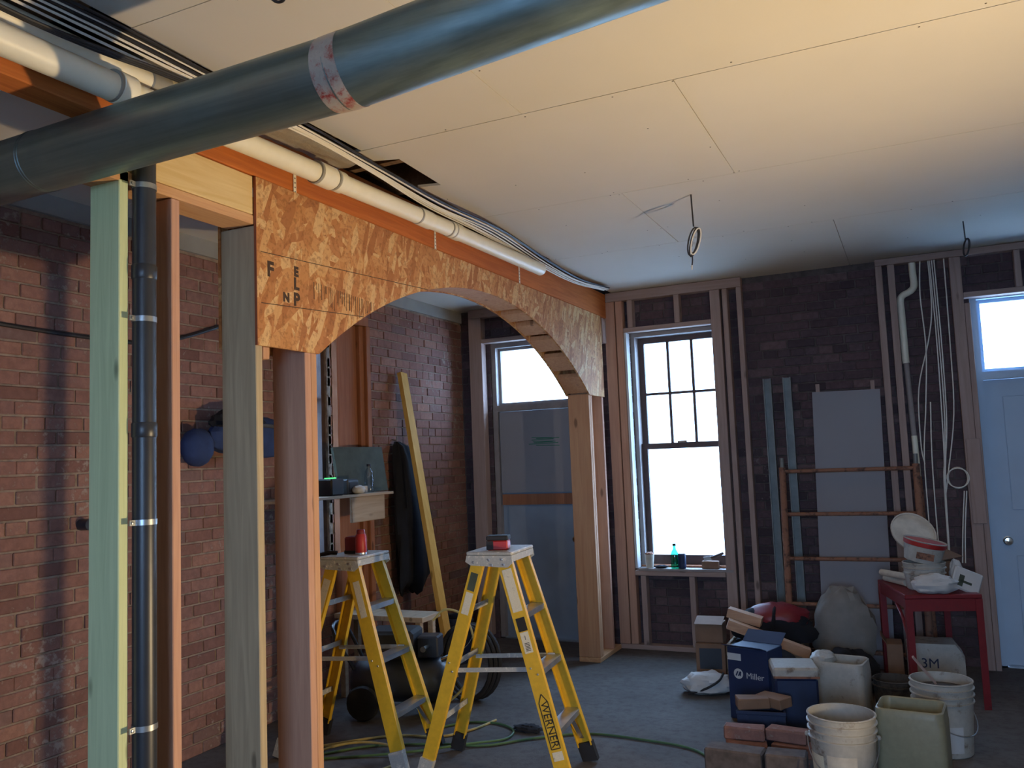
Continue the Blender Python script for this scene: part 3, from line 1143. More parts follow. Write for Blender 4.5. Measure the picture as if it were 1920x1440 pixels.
# cables along the ceiling edge
ctrl = [(-2.17, 1.15, 2.955), (-2.165, 1.70, 2.965), (-2.135, 2.15, 2.955), (-2.125, 2.70, 2.96), (-2.14, 3.2, 2.955), (-2.165, 3.75, 2.945), (-2.165, 4.4, 2.95), (-2.235, 5.3, 2.955), (-2.25, 6.0, 2.955), (-2.215, 6.6, 2.985)]
cab = [('w', -0.042, -0.014), ('w', -0.028, -0.018), ('k', -0.020, 0.000), ('w', -0.012, -0.016), ('w', 0.003, -0.020), ('k', 0.012, -0.002), ('w', 0.022, -0.018), ('k', 0.036, -0.006), ('w', 0.047, -0.012), ('k', 0.060, -0.006), ('k', 0.072, -0.004)]
r = random.Random(21)
for k, (cc, dx, dz) in enumerate(cab):
    pts = []
    for i, p in enumerate(ctrl):
        pts.append((p[0] + dx * (0.75 + 0.3 * math.sin(i * 1.3)) + r.uniform(-.005, .005), p[1], min(p[2] + dz + r.uniform(-.006, .006), 2.990)))
    o = MB().tube(smooth_path(pts, 5), 0.0042 if cc == 'w' else 0.0052, 6).build('electrical_cable', M['cable_' + cc], None, True)
    onum = ('first', 'second', 'third', 'fourth', 'fifth', 'sixth')
    nth = onum[sum(1 for q in cab[:k] if q[0] == cc)]
    word = 'white' if cc == 'w' else 'black'
    tag(o, '%s ceiling edge cable, %s %s one in the bundle counted from the beam' % (word, nth, word), 'cable', word + ' cables along the ceiling edge')
for k in range(3):
    o = MB().tube(smooth_path([(-2.182 + k * 0.013, 1.05, 2.900), (-2.174 + k * 0.013, 1.45, 2.886 - k * 0.004), (-2.168 + k * 0.013, 1.72, 2.893), (-2.164 + k * 0.013, 1.95, 2.915), (-2.160 + k * 0.013, 2.12, 2.925)], 6), 0.0058, 8).build('flexible_conduit', M['cable_k'], None, True)
    tag(o, 'thick black cable sagging below the bundle, just above the white drain pipe', 'cable', 'black cables above the drain pipe')

# crumpled clear sheeting tucked beside the cables
nu, nv = 30, 8
m = MB()
vs, fs = [], []
for i in range(nu + 1):
    for j in range(nv + 1):
        y = 1.93 + 1.18 * i / nu
        x = -2.335 + 0.20 * j / nv
        z = 2.962 + 0.016 * noise.noise(Vector((x * 14, y * 7, 0.3))) + 0.010 * noise.noise(Vector((x * 30, y * 22, 4)))
        vs.append((x, y, min(z, 2.985) if x < -2.19 else min(z, 2.995)))
for i in range(nu):
    for j in range(nv):
        a = i * (nv + 1) + j
        fs.append((a, a + 1, a + nv + 2, a + nv + 1))
vs = [(x, y, z - 0.002) for x, y, z in vs]
m.add(vs, fs)
ps = m.build('plastic_sheet', M['poly'], None, True)
so = ps.modifiers.new('thickness', 'SOLIDIFY')
so.thickness = 0.001
tag(ps, 'crumpled cloudy plastic sheeting tucked beside the ceiling cables', 'plastic sheet')

# wires hanging from the ceiling
hw = thing('hanging_wire', 'coiled black and white wire hanging in the middle of the ceiling', 'wire', (-1.0, 4.52, 3.0))
MB().tube(smooth_path([(0, 0, 0.0), (0.002, 0, -0.09), (0.004, 0, -0.18)]), 0.0042, 6).build('wire_lead', M['cable_k'], hw, True)


def coil(cx, cz, rx, rz, tilt, n=22):
    return [(cx + rx * math.cos(2 * PI * k / n) + tilt * math.sin(2 * PI * k / n), 0.012 * math.cos(2 * PI * k / n), cz + rz * math.sin(2 * PI * k / n)) for k in range(n)]


MB().tube(coil(-0.004, -0.26, 0.022, 0.075, 0.018), 0.0042, 6, True).build('wire_loop', M['cable_k'], hw, True)
MB().tube(coil(0.004, -0.265, 0.018, 0.078, 0.022), 0.0038, 6, True).build('wire_loop', M['cable_k'], hw, True)
MB().tube(coil(0.012, -0.262, 0.020, 0.070, 0.020), 0.0038, 6, True).build('wire_loop', M['cable_w'], hw, True)
MB().tube(smooth_path([(-0.012, 0, -0.32), (-0.012, 0, -0.36), (-0.016, 0, -0.39)]), 0.0038, 6).build('wire_tail', M['cable_k'], hw, True)
MB().tube([(-0.016, 0, -0.39), (-0.018, 0, -0.415)], 0.0038, 6).build('wire_end', M['cable_w'], hw, True)
h2 = thing('hanging_wire', 'small dark wire loop hanging by the pale panel door', 'wire', (0.385, 6.04, 3.0))
MB().tube(smooth_path([(0, 0, 0.0), (0.002, 0, -0.06), (0.004, 0, -0.12)]), 0.004, 6).build('wire_lead', M['cable_k'], h2, True)
MB().tube([(p[0] + 0.006, p[1], p[2] + 0.10) for p in coil(0, -0.27, 0.016, 0.055, 0.01)], 0.006, 6, True).build('wire_loop', M['cable_k'], h2, True)
h3 = thing('hanging_wire', 'black wire loop poking from the ceiling near the duct', 'wire', (-1.59, 1.86, 3.0))
MB().tube(smooth_path([(-0.025, 0.0, 0.0), (-0.026, 0.005, -0.012), (-0.015, 0.022, -0.028), (0.002, 0.028, -0.032), (0.020, 0.022, -0.028), (0.028, 0.004, -0.010), (0.027, 0, 0.0)]), 0.005, 8).build('wire_loop', M['cable_k'], h3, True)

# ---------------------------------------------------------------- step ladders
LAD_H, TOPZ = 1.13, 1.07


def ladder(name, label, loc, rz, H, cap, lettered, sbot, stop, wb_, wt, dx=0.0):
    t = thing(name, label, 'ladder', loc, rz, 'step ladders under the arch')
    zt = H - 0.06

    def rail(sx, sy, x_b, x_t, name):
        a = Vector((x_b, sy * wb_, 0.085))
        b = Vector((x_t, sy * wt, zt))
        d = (b - a).normalized()
        wv = Vector((1, 0, 0))
        wv = (wv - d * wv.dot(d)).normalized()
        nrm = d.cross(wv)
        if nrm.y * sy < 0:
            nrm = -nrm            # outward
        m = MB()
        hw_ = 0.039 if sx > 0 else 0.033
        L = (b - a).length / 2
        mid = (a + b) / 2
        m.obox(mid, wv, nrm, d, hw_, 0.0025, L)
        for e in (-1, 1):
            m.obox(mid + wv * e * (hw_ - 0.0025) - nrm * 0.0145, wv, nrm, d, 0.0025, 0.012, L)
        o = m.build(name, M['fiberglass'], t)
        # boot
        f = MB()
        a2 = Vector((x_b, sy * wb_, 0)) - (b - a).normalized() * 0.0
        a2 = a - d * (0.085 / d.z)
        f.obox((a + a2) / 2 + d * 0.01, wv, nrm, d, hw_ + 0.004, 0.018, 0.5 * (a - a2).length + 0.006)
        lowest = min(v[2] for v in f.v)
        f.v = [(v[0], v[1], max(v[2], 0.0)) for v in f.v]
        f.build('foot', M['rubber'] if sy > 0 else M['alu_dirty'], o)
        return o, a, b, d, wv, nrm, hw_
    fr = [rail(1, s_, sbot, stop, 'front_rail') for s_ in (-1, 1)]
    rr = [rail(-1, s_, -sbot, -stop, 'rear_rail') for s_ in (-1, 1)]
    for z in (0.28, 0.56, 0.83):
        k = (z - 0.085) / (zt - 0.085)
        x = sbot + (stop - sbot) * k
        wy = wb_ + (wt - wb_) * k - 0.004
        m = MB()
        m.box(x - 0.036, x + 0.040, -wy, wy, z - 0.004, z)
        m.box(x - 0.036, x - 0.032, -wy, wy, z - 0.028, z - 0.004).box(x + 0.036, x + 0.040, -wy, wy, z - 0.028, z - 0.004)
        m.build('step', M['alu'], t)
        xr = -x
        MB().bar((xr, -wy, z), (xr, wy, z), (0, 0, 1), 0.014, 0.003).build('rear_brace', M['alu_dirty'], t)
    for s_ in (-1, 1):
        z = 0.545
        k = (z - 0.085) / (zt - 0.085)
        x = sbot + (stop - sbot) * k
        wy = s_ * (wb_ + (wt - wb_) * k - 0.024)
        m = MB().bar((-x, wy, z - 0.012), (x, wy, z + 0.012), (0, 0, 1), 0.011, 0.002)
        m.build('spreader', M['alu_dirty'], t)
        # knee braces under the lowest step
        k0 = (0.28 - 0.085) / (zt - 0.085)
        x0 = sbot + (stop - sbot) * k0
        w0 = wb_ + (wt - wb_) * k0
        MB().bar((x0, s_ * (w0 - 0.09), 0.272), (sbot - 0.02, s_ * (wb_ - 0.006), 0.12), (1, 0, 0), 0.012, 0.0015).build('knee_brace', M['alu'], t)
    # cap
    m = MB()
    m.cbox(-0.125, 0.125, -wt - 0.03, wt + 0.03, H - 0.018, H, 0.005)
    cp = m.build('top_cap', M[cap], t)
    m = MB()
    for s_ in (-1, 1):
        m.prism([(-0.122, H - 0.018), (0.122, H - 0.018), (0.128, H - 0.055), (0.10, H - 0.078), (-0.10, H - 0.068), (-0.13, H - 0.05)], 1, s_ * (wt + 0.030) - 0.002, s_ * (wt + 0.030) + 0.002)
    m.box(-0.124, -0.120, -wt - 0.028, wt + 0.028, H - 0.05, H - 0.018).box(0.120, 0.124, -wt - 0.028, wt + 0.028, H - 0.05, H - 0.018)
    m.build('cap_skirt', M[cap], cp)
    for (x, z) in ((-0.085, H - 0.052), (0.0, H - 0.040), (0.07, H - 0.038), (0.015, H - 0.066), (0.08, H - 0.064)):
        q = MB().lathe([(0.007, 0), (0.006, 0.003), (0, 0.004)], 10).build('rivet', M['alu'], cp, True, (x, -wt - 0.032, z))
        q.rotation_euler = (PI / 2, 0, 0)
    # labels on the near rails
    o, a, b, d, wv, nrm, hw_ = fr[0]

    def on(tt, lo):
        return a + (b - a) * tt + nrm * lo

    def sticker(nm, rail_, t0, t1, w_, mat):
        o, a, b, d, wv, nrm, hw_ = rail_
        p, q = a + (b - a) * t0 + nrm * 0.0031, a + (b - a) * t1 + nrm * 0.0031
        return MB().bar(p, q, wv, w_, 0.0005).build(nm, M[mat], o)

    def rivet(rail_, tt, off):
        o, a, b, d, wv, nrm, hw_ = rail_
        p = a + (b - a) * tt + nrm * 0.003 + wv * off
        q = MB().tube([p, p + nrm * 0.003], [0.006, 0.004], 10).build('rivet', M['alu'], o, True)
    for rl in (fr[0], rr[0]):
        rivet(rl, 0.49, -0.016)
        rivet(rl, 0.455, 0.012)
    if lettered:
        sticker('torn_label', fr[0], 0.76, 0.97, 0.026, 'sticker')
        sticker('warning_label', fr[0], 0.665, 0.73, 0.024, 'ink')
        sticker('price_label', fr[0], 0.56, 0.66, 0.022, 'sticker')
        for k in range(6):
            p = on(0.572 + k * 0.007, 0.0039) + wv * 0.002
            MB().bar(p - wv * 0.014, p + wv * 0.012, d, 0.0016, 0.0003).build('barcode_line', M['ink'], o)
        text('lettering', '1', 0.03, M['ink'], o, frame_M(on(0.632, 0.0037), wv, d))
        sticker('rear_label', rr[0], 0.86, 0.95, 0.02, 'olive')
        sticker('rear_label', rr[0], 0.74, 0.85, 0.02, 'sticker')
        # arrow-shaped outline with the maker's name reading down the rail
        c = on(0.225, 0.0034)
        text('lettering', 'WERNER', 0.054, M['ink'], o, frame_M(c, -d, wv) @ Matrix.Scale(1.0, 4))
        out = [(-0.145, 0.0), (-0.105, 0.023), (0.115, 0.023), (0.115, -0.023), (-0.105, -0.023)]
        pts = [c + (-d) * u + wv * v for u, v in out]
        for i in range(5):
            e, f = pts[i], pts[(i + 1) % 5]
            MB().bar(e, f, nrm.cross(f - e), 0.0022, 0.0004).build('outline_stroke', M['ink'], o)
        sticker('torn_label', fr[0], 0.06, 0.10, 0.026, 'sticker')
    else:
        sticker('torn_label', fr[0], 0.72, 0.92, 0.020, 'sticker')
        sticker('torn_label', rr[0], 0.62, 0.93, 0.022, 'sticker')
    return t


ladder('step_ladder', 'yellow fibreglass step ladder with black arrow lettering and a bright cap', (-2.02, 4.08, 0), 0.10, 1.135, 'alu_dirty', True, 0.36, 0.075, 0.215, 0.145)
ladder('step_ladder', 'yellow fibreglass step ladder with a grimy spattered cap beside the brick wall', (-2.94, 4.06, 0), 0.06, 1.10, 'alu_dirty', False, 0.36, 0.070, 0.205, 0.140)

# things on the ladder caps
bx = thing('tool_battery', 'red and black tool battery on the bright ladder cap', 'battery', (-2.00, 4.02, 1.135), 0.25)
MB().cbox(-0.055, 0.055, -0.04, 0.04, 0.0, 0.05, 0.006).build('body', M['red'], bx)
MB().cbox(-0.058, 0.058, -0.043, 0.043, 0.05, 0.075, 0.005).build('top', M['rubber'], bx)
MB().box(-0.0565, -0.02, -0.042, -0.0405, 0.004, 0.048).build('side_grip', M['rubber'], bx)
sp = thing('spray_can', 'red spray can standing on the grimy ladder cap', 'can', (-2.87, 4.02, 1.10))
MB().lathe([(0.030, 0.0), (0.032, 0.004), (0.032, 0.10), (0.026, 0.115)], 20).build('body', M['red'], sp, True)
MB().lathe([(0.024, 0.115), (0.024, 0.135), (0.020, 0.140), (0, 0.14)], 16).build('cap', M['red_metal'], sp, True)
MB().lathe([(0.0325, 0.0), (0.0325, 0.012)], 20).build('base_ring', M['alu'], sp, True)
rb = thing('tool_case', 'dark red tool case behind the spray can on the grimy ladder cap', 'tool case', (-2.955, 4.09, 1.10), 0.2)
MB().cbox(-0.05, 0.05, -0.05, 0.05, 0.0, 0.095, 0.008).build('body', M['red_metal'], rb)
MB().cbox(-0.052, 0.052, -0.052, 0.052, 0.0, 0.02, 0.004).build('base', M['rubber'], rb)
ns = MB().tube(smooth_path([(-3.02, 4.0, 1.108), (-3.06, 3.98, 1.112), (-3.13, 3.96, 1.09), (-3.17, 3.95, 1.02), (-3.16, 3.95, 0.93)]), 0.012, 8).build('air_hose', M['rubber'], None, True)
tag(ns, 'short black hose drooping off the grimy ladder cap', 'hose')

# ---------------------------------------------------------------- left wall things
ld = MB().bar((-3.20, 5.60, 0.01), (-3.755, 5.885, 2.34), (0, 1, 0.1), 0.044, 0.019).build('leaning_board', M['lumber'])
tag(ld, 'long yellow timber board leaning against the brick wall', 'board')

jk = thing('hanging_jacket', 'black jacket hanging from a hook on the brick wall', 'jacket', (LX, 5.84, 0))
prof = [(1.78, 0.02, 0.02, -0.05), (1.74, 0.07, 0.05, -0.04), (1.62, 0.12, 0.07, -0.02), (1.45, 0.15, 0.08, 0.0), (1.25, 0.17, 0.085, 0.02), (1.05, 0.20, 0.09, 0.05), (0.88, 0.21, 0.09, 0.06), (0.72, 0.20, 0.085, 0.06), (0.63, 0.17, 0.07, 0.05), (0.60, 0.12, 0.05, 0.04)]
vs, fs, n = [], [], 36
for z, hy, hx, cy in prof:
    for k in range(n):
        a = 2 * PI * k / n
        f = 1 + 0.16 * math.sin(a * 5 + z * 3) + 0.08 * math.sin(a * 9 - z * 7)
        zz = z - (0.05 * math.sin(a * 3 + 1) if z < 0.7 else 0)
        vs.append((max(0.012, 0.018 + hx + hx * math.cos(a) * f), cy + hy * math.sin(a) * f, zz))
for i in range(len(prof) - 1):
    for k in range(n):
        fs.append((i * n + k, i * n + (k + 1) % n, (i + 1) * n + (k + 1) % n, (i + 1) * n + k))
fs += [tuple(range(n)), tuple((len(prof) - 1) * n + k for k in range(n))]
MB().add(vs, fs).build('jacket_body', M['black_cloth'], jk, True)
MB().tube(smooth_path([(0.05, 0.12, 1.60), (0.10, 0.20, 1.35), (0.11, 0.26, 1.08), (0.09, 0.27, 0.90)]), [0.05] * 18 + [0.042], 12).build('sleeve', M['black_cloth'], jk, True)
MB().tube(smooth_path([(0.0, -0.06, 1.80), (0.04, -0.06, 1.79), (0.045, -0.06, 1.82)]), 0.006, 8).build('hook', M['clamp'], jk, True)

sf = thing('wall_shelf', 'dusty plank shelf fixed under the side window', 'shelf', (-3.62, 4.75, 1.385))
MB().cbox(-0.165, 0.13, -0.65, 0.56, 0.0, 0.018, 0.002).build('shelf_plank', M['plank'], sf)
MB().cbox(0.085, 0.105, 0.08, 0.48, -0.175, -0.001, 0.003).build('apron_board', M['plank'], sf)
MB().bar((-0.118, -0.3, -0.3), (0.09, -0.3, -0.005), (0, 1, 0), 0.02, 0.02).build('bracket', M['plank'], sf)
SZ = 1.4035
ch = thing('battery_charger', 'black tool charger with a glowing green light on the shelf', 'charger', (-3.60, 4.70, SZ))
MB().cbox(-0.07, 0.07, -0.07, 0.07, 0.0, 0.115, 0.01).build('body', M['rubber'], ch)
MB().tube([(-0.05, 0.0 + 0.06 * math.cos(a), 0.118) if False else (0.03 * math.cos(a), 0.055 * math.sin(a), 0.118) for a in [PI * k / 8 + PI / 2 * 3 for k in range(9)]], 0.0045, 6).build('light_strip', M['led'], ch)
c2 = thing('black_radio', 'square black radio on the shelf beside the charger', 'radio', (-3.61, 4.90, SZ))
MB().cbox(-0.06, 0.06, -0.065, 0.065, 0.0, 0.105, 0.008).build('body', M['abs'], c2)
MB().cbox(0.0605, 0.064, -0.05, 0.05, 0.02, 0.085, 0.002).build('front_panel', M['rubber'], c2)
bo = thing('water_bottle', 'clear plastic water bottle standing on the shelf', 'bottle', (-3.60, 5.16, SZ))
MB().lathe([(0.033, 0.0), (0.036, 0.01), (0.034, 0.05), (0.036, 0.09), (0.034, 0.12), (0.028, 0.15), (0.014, 0.175), (0.013, 0.19)], 20).build('body', M['clear_plastic'], bo, True)
MB().lathe([(0.015, 0.188), (0.015, 0.205), (0, 0.206)], 14).build('cap', M['blue_plastic'], bo, True)
wl_ = MB().blob((0, 0, 0.03), (0.045, 0.055, 0.032), 3, 0.1, flat=0.028).build('white_rag', M['paper'], None, True, (-3.53, 4.93, SZ))
tag(wl_, 'crumpled white rag on the shelf edge', 'rag')
ob = MB().bar((-3.66, 5.18, SZ), (-3.712, 5.18, 1.735), (0, 1, 0), 0.30, 0.012).build('olive_board', M['olive'])
tag(ob, 'dark olive panel leaning behind the shelf things', 'panel')
pk = MB().cbox(-0.03, 0.03, -0.09, 0.09, 0.0, 0.05, 0.004).build('paper_pack', M['cream_lid'], None, False, (-3.62, 5.04, SZ))
pk.rotation_euler = (0, 0, 0.0)
tag(pk, 'pale paper pack lying between radio and water bottle', 'pack')

# black cable and pipe stub on the bricks, blue hose bundle between the studs
wc = MB().tube(smooth_path([(LX + 0.012, 1.95, 2.36), (LX + 0.012, 2.52, 2.32), (LX + 0.012, 3.0, 2.31), (LX + 0.012, 3.35, 2.32), (LX + 0.012, 3.62, 2.385), (LX + 0.012, 4.0, 2.52)]), 0.011, 8).build('wall_cable', M['cable_k'], None, True)
tag(wc, 'black cable stapled across the brick wall behind the studs', 'cable')
st_ = thing('pipe_stub', 'black pipe stub sticking out of the brick wall', 'pipe', (LX, 2.95, 1.36))
MB().tube([(0.0, 0, 0), (0.07, 0, 0), (0.071, 0.0, 0)], 0.028, 16).build('pipe', M['abs'], st_, True)
MB().tube([(0.0, 0.0, 0.0), (0.0, 0.07, 0.0)], 0.026, 16).build('elbow', M['abs'], st_, True)
bg_ = thing('duffel_bag', 'blue and black duffel bag hung on the brick wall between studs', 'bag', (LX + 0.13, 3.95, 1.80))
MB().blob((0, 0.08, 0.0), (0.11, 0.36, 0.13), 5, 0.16, 2.4).build('bag_body', M['navy'], bg_, True)
MB().blob((0.02, -0.05, 0.09), (0.09, 0.20, 0.08), 8, 0.2, 2.4).build('bag_flap', M['black_cloth'], bg_, True)
MB().tube(smooth_path([(0.10, -0.25, 0.06), (0.115, -0.05, 0.065), (0.112, 0.15, 0.06), (0.10, 0.30, 0.03)]), 0.012, 8).build('strap', M['grey_cloth'], bg_, True)
MB().blob((-0.02, -0.34, -0.06), (0.09, 0.10, 0.11), 6, 0.08).build('side_pouch', M['navy'], bg_, True)

# compressor and hoses behind the ladders
cmp_ = thing('air_compressor', 'black air compressor with a chrome fitting on the floor behind the ladders', 'compressor', (-3.10, 4.75, 0), 0.25)
MB().tube([(-0.33, 0, 0.22), (-0.31, 0, 0.22), (-0.26, 0, 0.22), (0.26, 0, 0.22), (0.31, 0, 0.22), (0.33, 0, 0.22)], [0.05, 0.10, 0.14, 0.14, 0.10, 0.05], 24).build('tank', M['abs'], cmp_, True)
MB().cbox(-0.20, 0.12, -0.12, 0.12, 0.365, 0.54, 0.02).build('motor_cover', M['rubber'], cmp_)
MB().cbox(0.13, 0.27, -0.07, 0.07, 0.365, 0.50, 0.01).build('pump_head', M['abs'], cmp_)
MB().tube([(0.20, -0.072, 0.44), (0.20, -0.16, 0.44)], 0.018, 14).build('fitting', M['brass'], cmp_, True)
MB().tube([(0.30, -0.08, 0.36), (0.39, -0.10, 0.40)], 0.016, 14).build('fitting', M['brass'], cmp_, True)
for s_ in (-1, 1):
    q = MB().lathe([(0.05, -0.02), (0.10, -0.022), (0.11, 0.0), (0.10, 0.022), (0.05, 0.02)], 20).build('wheel', M['rubber'], cmp_, True, (-0.20, s_ * 0.17, 0.11))
    q.rotation_euler = (PI / 2, 0, 0)
MB().box(0.20, 0.26, -0.12, 0.12, 0.0, 0.10).build('foot', M['rubber'], cmp_)
MB().tube(smooth_path([(-0.28, -0.1, 0.30), (-0.42, -0.1, 0.55), (-0.42, 0.1, 0.55), (-0.28, 0.1, 0.30)]), 0.012, 8).build('handle', M['abs'], cmp_, True)
bnch = thing('grey_bench', 'low grey plank bench behind the grimy ladder', 'bench', (-3.40, 5.05, 0))
MB().cbox(-0.36, 0.36, -0.12, 0.12, 0.54, 0.575, 0.003).build('plank', M['plank'], bnch)
for x in (-0.31, 0.31):
    for y in (-0.08, 0.08):
        MB().cbox(x - 0.02, x + 0.02, y - 0.02, y + 0.02, 0, 0.539, 0.003).build('leg', M['plank'], bnch)
hs_ = MB().tube(smooth_path([(-3.0, 4.93, 0.02), (-2.86, 4.95, 0.05), (-2.72, 4.97, 0.20), (-2.68, 4.98, 0.40), (-2.74, 4.98, 0.58), (-2.88, 4.97, 0.63), (-2.97, 4.95, 0.56)]), 0.008, 8).build('air_hose', M['cord_y'], None, True)
tag(hs_, 'thin pale hose standing in a tall loop behind the ladders', 'hose')
hb = MB()
for k in range(3):
    hb.tube([(-2.83 + 0.19 * math.cos(a) + 0.02 * k, 5.12 + 0.03 * k, 0.256 + 0.24 * math.sin(a)) for a in [2 * PI * i / 28 for i in range(28)]], 0.016, 8, True)
hb.v = [(x, y, max(z, 0.0)) for x, y, z in hb.v]
o = hb.build('hose_coil', M['rubber'], None, True)
tag(o, 'upright coil of black hose behind the compressor', 'hose')


def bucket(name, label, loc, R, Hh, mat, handle=True, inner='bucket_in', fill=0.5, group=None, rz=0.0, ring_n=3, band=None, taper=0.86):
    t = thing(name, label, 'bucket', loc, rz, group)
    rb_ = R * taper

    def rr_(z):
        return rb_ + (R - rb_) * z / Hh
    prof = [(rb_ - 0.006, 0.0), (rb_, 0.006)]
    for k in range(ring_n):
        z = Hh - 0.03 - 0.034 * (ring_n - 1 - k)
        prof += [(rr_(z - 0.010), z - 0.010), (rr_(z) + 0.008, z - 0.007), (rr_(z) + 0.008, z - 0.002), (rr_(z), z)]
    prof += [(R, Hh - 0.008), (R + 0.004, Hh - 0.004), (R + 0.002, Hh), (R - 0.005, Hh), (rr_(Hh * fill) - 0.005, Hh * fill)]
    MB().lathe(prof, 32).build('shell', M[mat], t, True)
    m = MB().lathe([(rr_(Hh * fill) - 0.006, Hh * fill - 0.01), (rr_(Hh * fill) - 0.006, Hh * fill), (0.001, Hh * fill + 0.012)], 24)
    m.build('contents', M[inner], t, True)
    if handle:
        zz = Hh - 0.105
        pts = [((rr_(zz) + 0.011) * math.cos(a), (rr_(zz) + 0.011) * math.sin(a), zz - 0.15 * abs(math.sin(a - 0.3)) ** 0.8) for a in [0.3 + PI + PI * k / 18 for k in range(19)]]
        MB().tube(pts, 0.0028, 6).build('handle', M['clamp'], t, True)
        for p in (pts[0], pts[-1]):
            MB().blob(p, (0.012, 0.012, 0.012), 1, 0.0, nu=10, nv=6).build('handle_ear', M[mat], t, True)
    if band:
        for a0, a1, z0, z1, bm2 in band:
            vs, fs = [], []
            n = 14
            for z in (z0, z1):
                for k in range(n + 1):
                    a = a0 + (a1 - a0) * k / n
                    q = rr_(z) + 0.0012
                    vs.append((q * math.cos(a), q * math.sin(a), z))
            for k in range(n):
                fs.append((k, k + 1, n + 2 + k, n + 1 + k))
            b = MB().add(vs, fs).build('label', M[bm2], t, True)
    return t


bucket('bucket', 'dark blue bucket standing in the brick corner past the leaning board', (-3.46, 6.10, 0), 0.15, 0.36, 'blue_plastic', True)

# ---------------------------------------------------------------- right side: leaning things along the back wall
sh = MB().bar((-0.475, 6.74, 0.005), (-0.44, 6.868, 2.02), (1, 0, 0), 0.240, 0.008).build('drywall_offcut', M['board_grey'])
tag(sh, 'tall grey drywall sheet leaning against the back wall', 'sheet')
s2_ = thing('batten_pair', 'two thin battens standing behind the leaning drywall sheet', 'battens', (-0.44, 6.885, 0))
for x in (-0.20, 0.19):
    MB().box(x - 0.014, x + 0.014, 0.0, 0.012, 0.0, 2.085).build('batten', M['spruce_z'], s2_)
for x, lab in ((-1.02, 'galvanised steel stud standing by the window framing'), (-0.87, 'galvanised steel stud standing beside the leaning drywall sheet')):
    g_ = thing('steel_stud', lab, 'metal stud', (x, 6.930, 0.0), 0, 'steel studs against the back wall')
    MB().box(-0.030, 0.030, 0.053, 0.055, 0.0, 2.16).build('web', M['galv'], g_)
    for e in (-1, 1):
        MB().box(e * 0.030 - 0.001, e * 0.030 + 0.001, 0.0, 0.055, 0.0, 2.16).build('flange', M['galv'], g_)
        MB().box(e * 0.027 - 0.004, e * 0.027 + 0.004, -0.001, 0.001, 0.0, 2.16).build('lip', M['galv'], g_)

sf_ = thing('scaffold_frame', 'rusty orange scaffold end frame leaning at the back wall', 'scaffold', (-0.455, 6.50, 0))
dy = 0.16
for x in (-0.455, 0.455):
    MB().tube([(x, 0.0, 0.0), (x, dy, 1.46)], 0.024, 16).build('upright', M['rust'], sf_, True)
for z in (1.43, 1.115, 0.795, 0.475, 0.16):
    y = dy * z / 1.46
    MB().tube([(-0.455, y, z), (0.455, y, z)], 0.014, 12).build('rung', M['rust'], sf_, True)
MB().tube([(-0.455, dy, 1.46), (-0.455, dy + 0.006, 1.53)], 0.016, 12).build('coupling_pin', M['galv'], sf_, True)
MB().tube([(0.455, dy, 1.46), (0.455, dy + 0.006, 1.53)], 0.016, 12).build('coupling_pin', M['galv'], sf_, True)

wpp = thing('offset_pipe', 'white plastic pipe with a double bend on the back wall', 'pipe', (0, 6.945, 0))
MB().tube(smooth_path([(0.082, 0, 2.99), (0.082, 0, 2.88), (0.084, 0, 2.775), (0.055, 0, 2.735), (0.005, 0, 2.71), (-0.015, 0, 2.67), (-0.014, 0, 2.55), (-0.012, 0, 2.25), (-0.010, 0, 2.20)], 5), 0.025, 16).build('pipe', M['pvc'], wpp, True)
MB().tube([(-0.010, 0, 2.21), (0.004, 0, 1.62)], 0.020, 14).build('lower_pipe', M['frame_paint'], wpp, True)
MB().tube([(0.004, 0, 1.66), (0.010, 0, 1.36)], 0.021, 14).build('white_sleeve', M['pvc'], wpp, True)
MB().tube([(0.010, 0, 1.36), (0.03, 0, 0.0)], 0.024, 14).build('iron_pipe', M['rust'], wpp, True)

WY = 6.94
wires = [[(0.19, 2.99), (0.19, 2.6), (0.15, 2.35), (0.06, 2.0), (0.045, 1.6), (0.06, 1.45)],
         [(0.20, 2.99), (0.205, 2.4), (0.20, 1.9), (0.19, 1.5), (0.175, 1.3), (0.165, 0.75)],
         [(0.215, 2.99), (0.22, 2.4), (0.215, 1.8), (0.18, 1.32), (0.17, 0.95), (0.17, 0.72)],
         [(0.23, 2.99), (0.235, 2.3), (0.225, 1.75), (0.185, 1.33), (0.172, 0.75)],
         [(0.295, 2.99), (0.29, 2.3), (0.275, 1.8), (0.20, 1.34), (0.175, 1.2)],
         [(0.14, 2.99), (0.12, 2.7), (0.13, 2.3), (0.10, 1.9), (0.06, 1.5), (0.055, 1.0)],
         [(0.30, 1.25), (0.27, 0.98), (0.25, 0.74)],
         [(0.315, 1.25), (0.285, 0.98), (0.268, 0.74)],
         [(0.13, 1.9), (0.11, 1.5), (0.105, 1.0), (0.11, 0.6)]]
WL = ['loose white cable slanting across from the ceiling to the offset pipe', 'loose white cable hanging straight down, first past the slanting one', 'loose white cable hanging straight down, second past the slanting one',
      'loose white cable hanging straight down, third past the slanting one', 'loose white cable hanging closest to the door post', 'thin loose white cable starting beside the bend of the offset pipe',
      'short white cable end dangling below the coil, further from the post', 'short white cable end dangling below the coil, against the post', 'short loose white cable hanging low between pipe and coil']
for k, wv_ in enumerate(wires):
    o = MB().tube(smooth_path([(x, WY - 0.004 * k, z) for x, z in wv_], 5), 0.0045, 6).build('hanging_cable', M['cable_w'], None, True)
    tag(o, WL[k], 'cable', 'loose white cables by the door post')
cc_ = MB()
for k in range(4):
    cc_.tube([(0.265 + (0.062 + 0.003 * k) * math.cos(a), 6.885 - 0.006 * k, 1.345 + (0.075 - 0.002 * k) * math.sin(a)) for a in [2 * PI * i / 24 for i in range(24)]], 0.0042, 6, True)
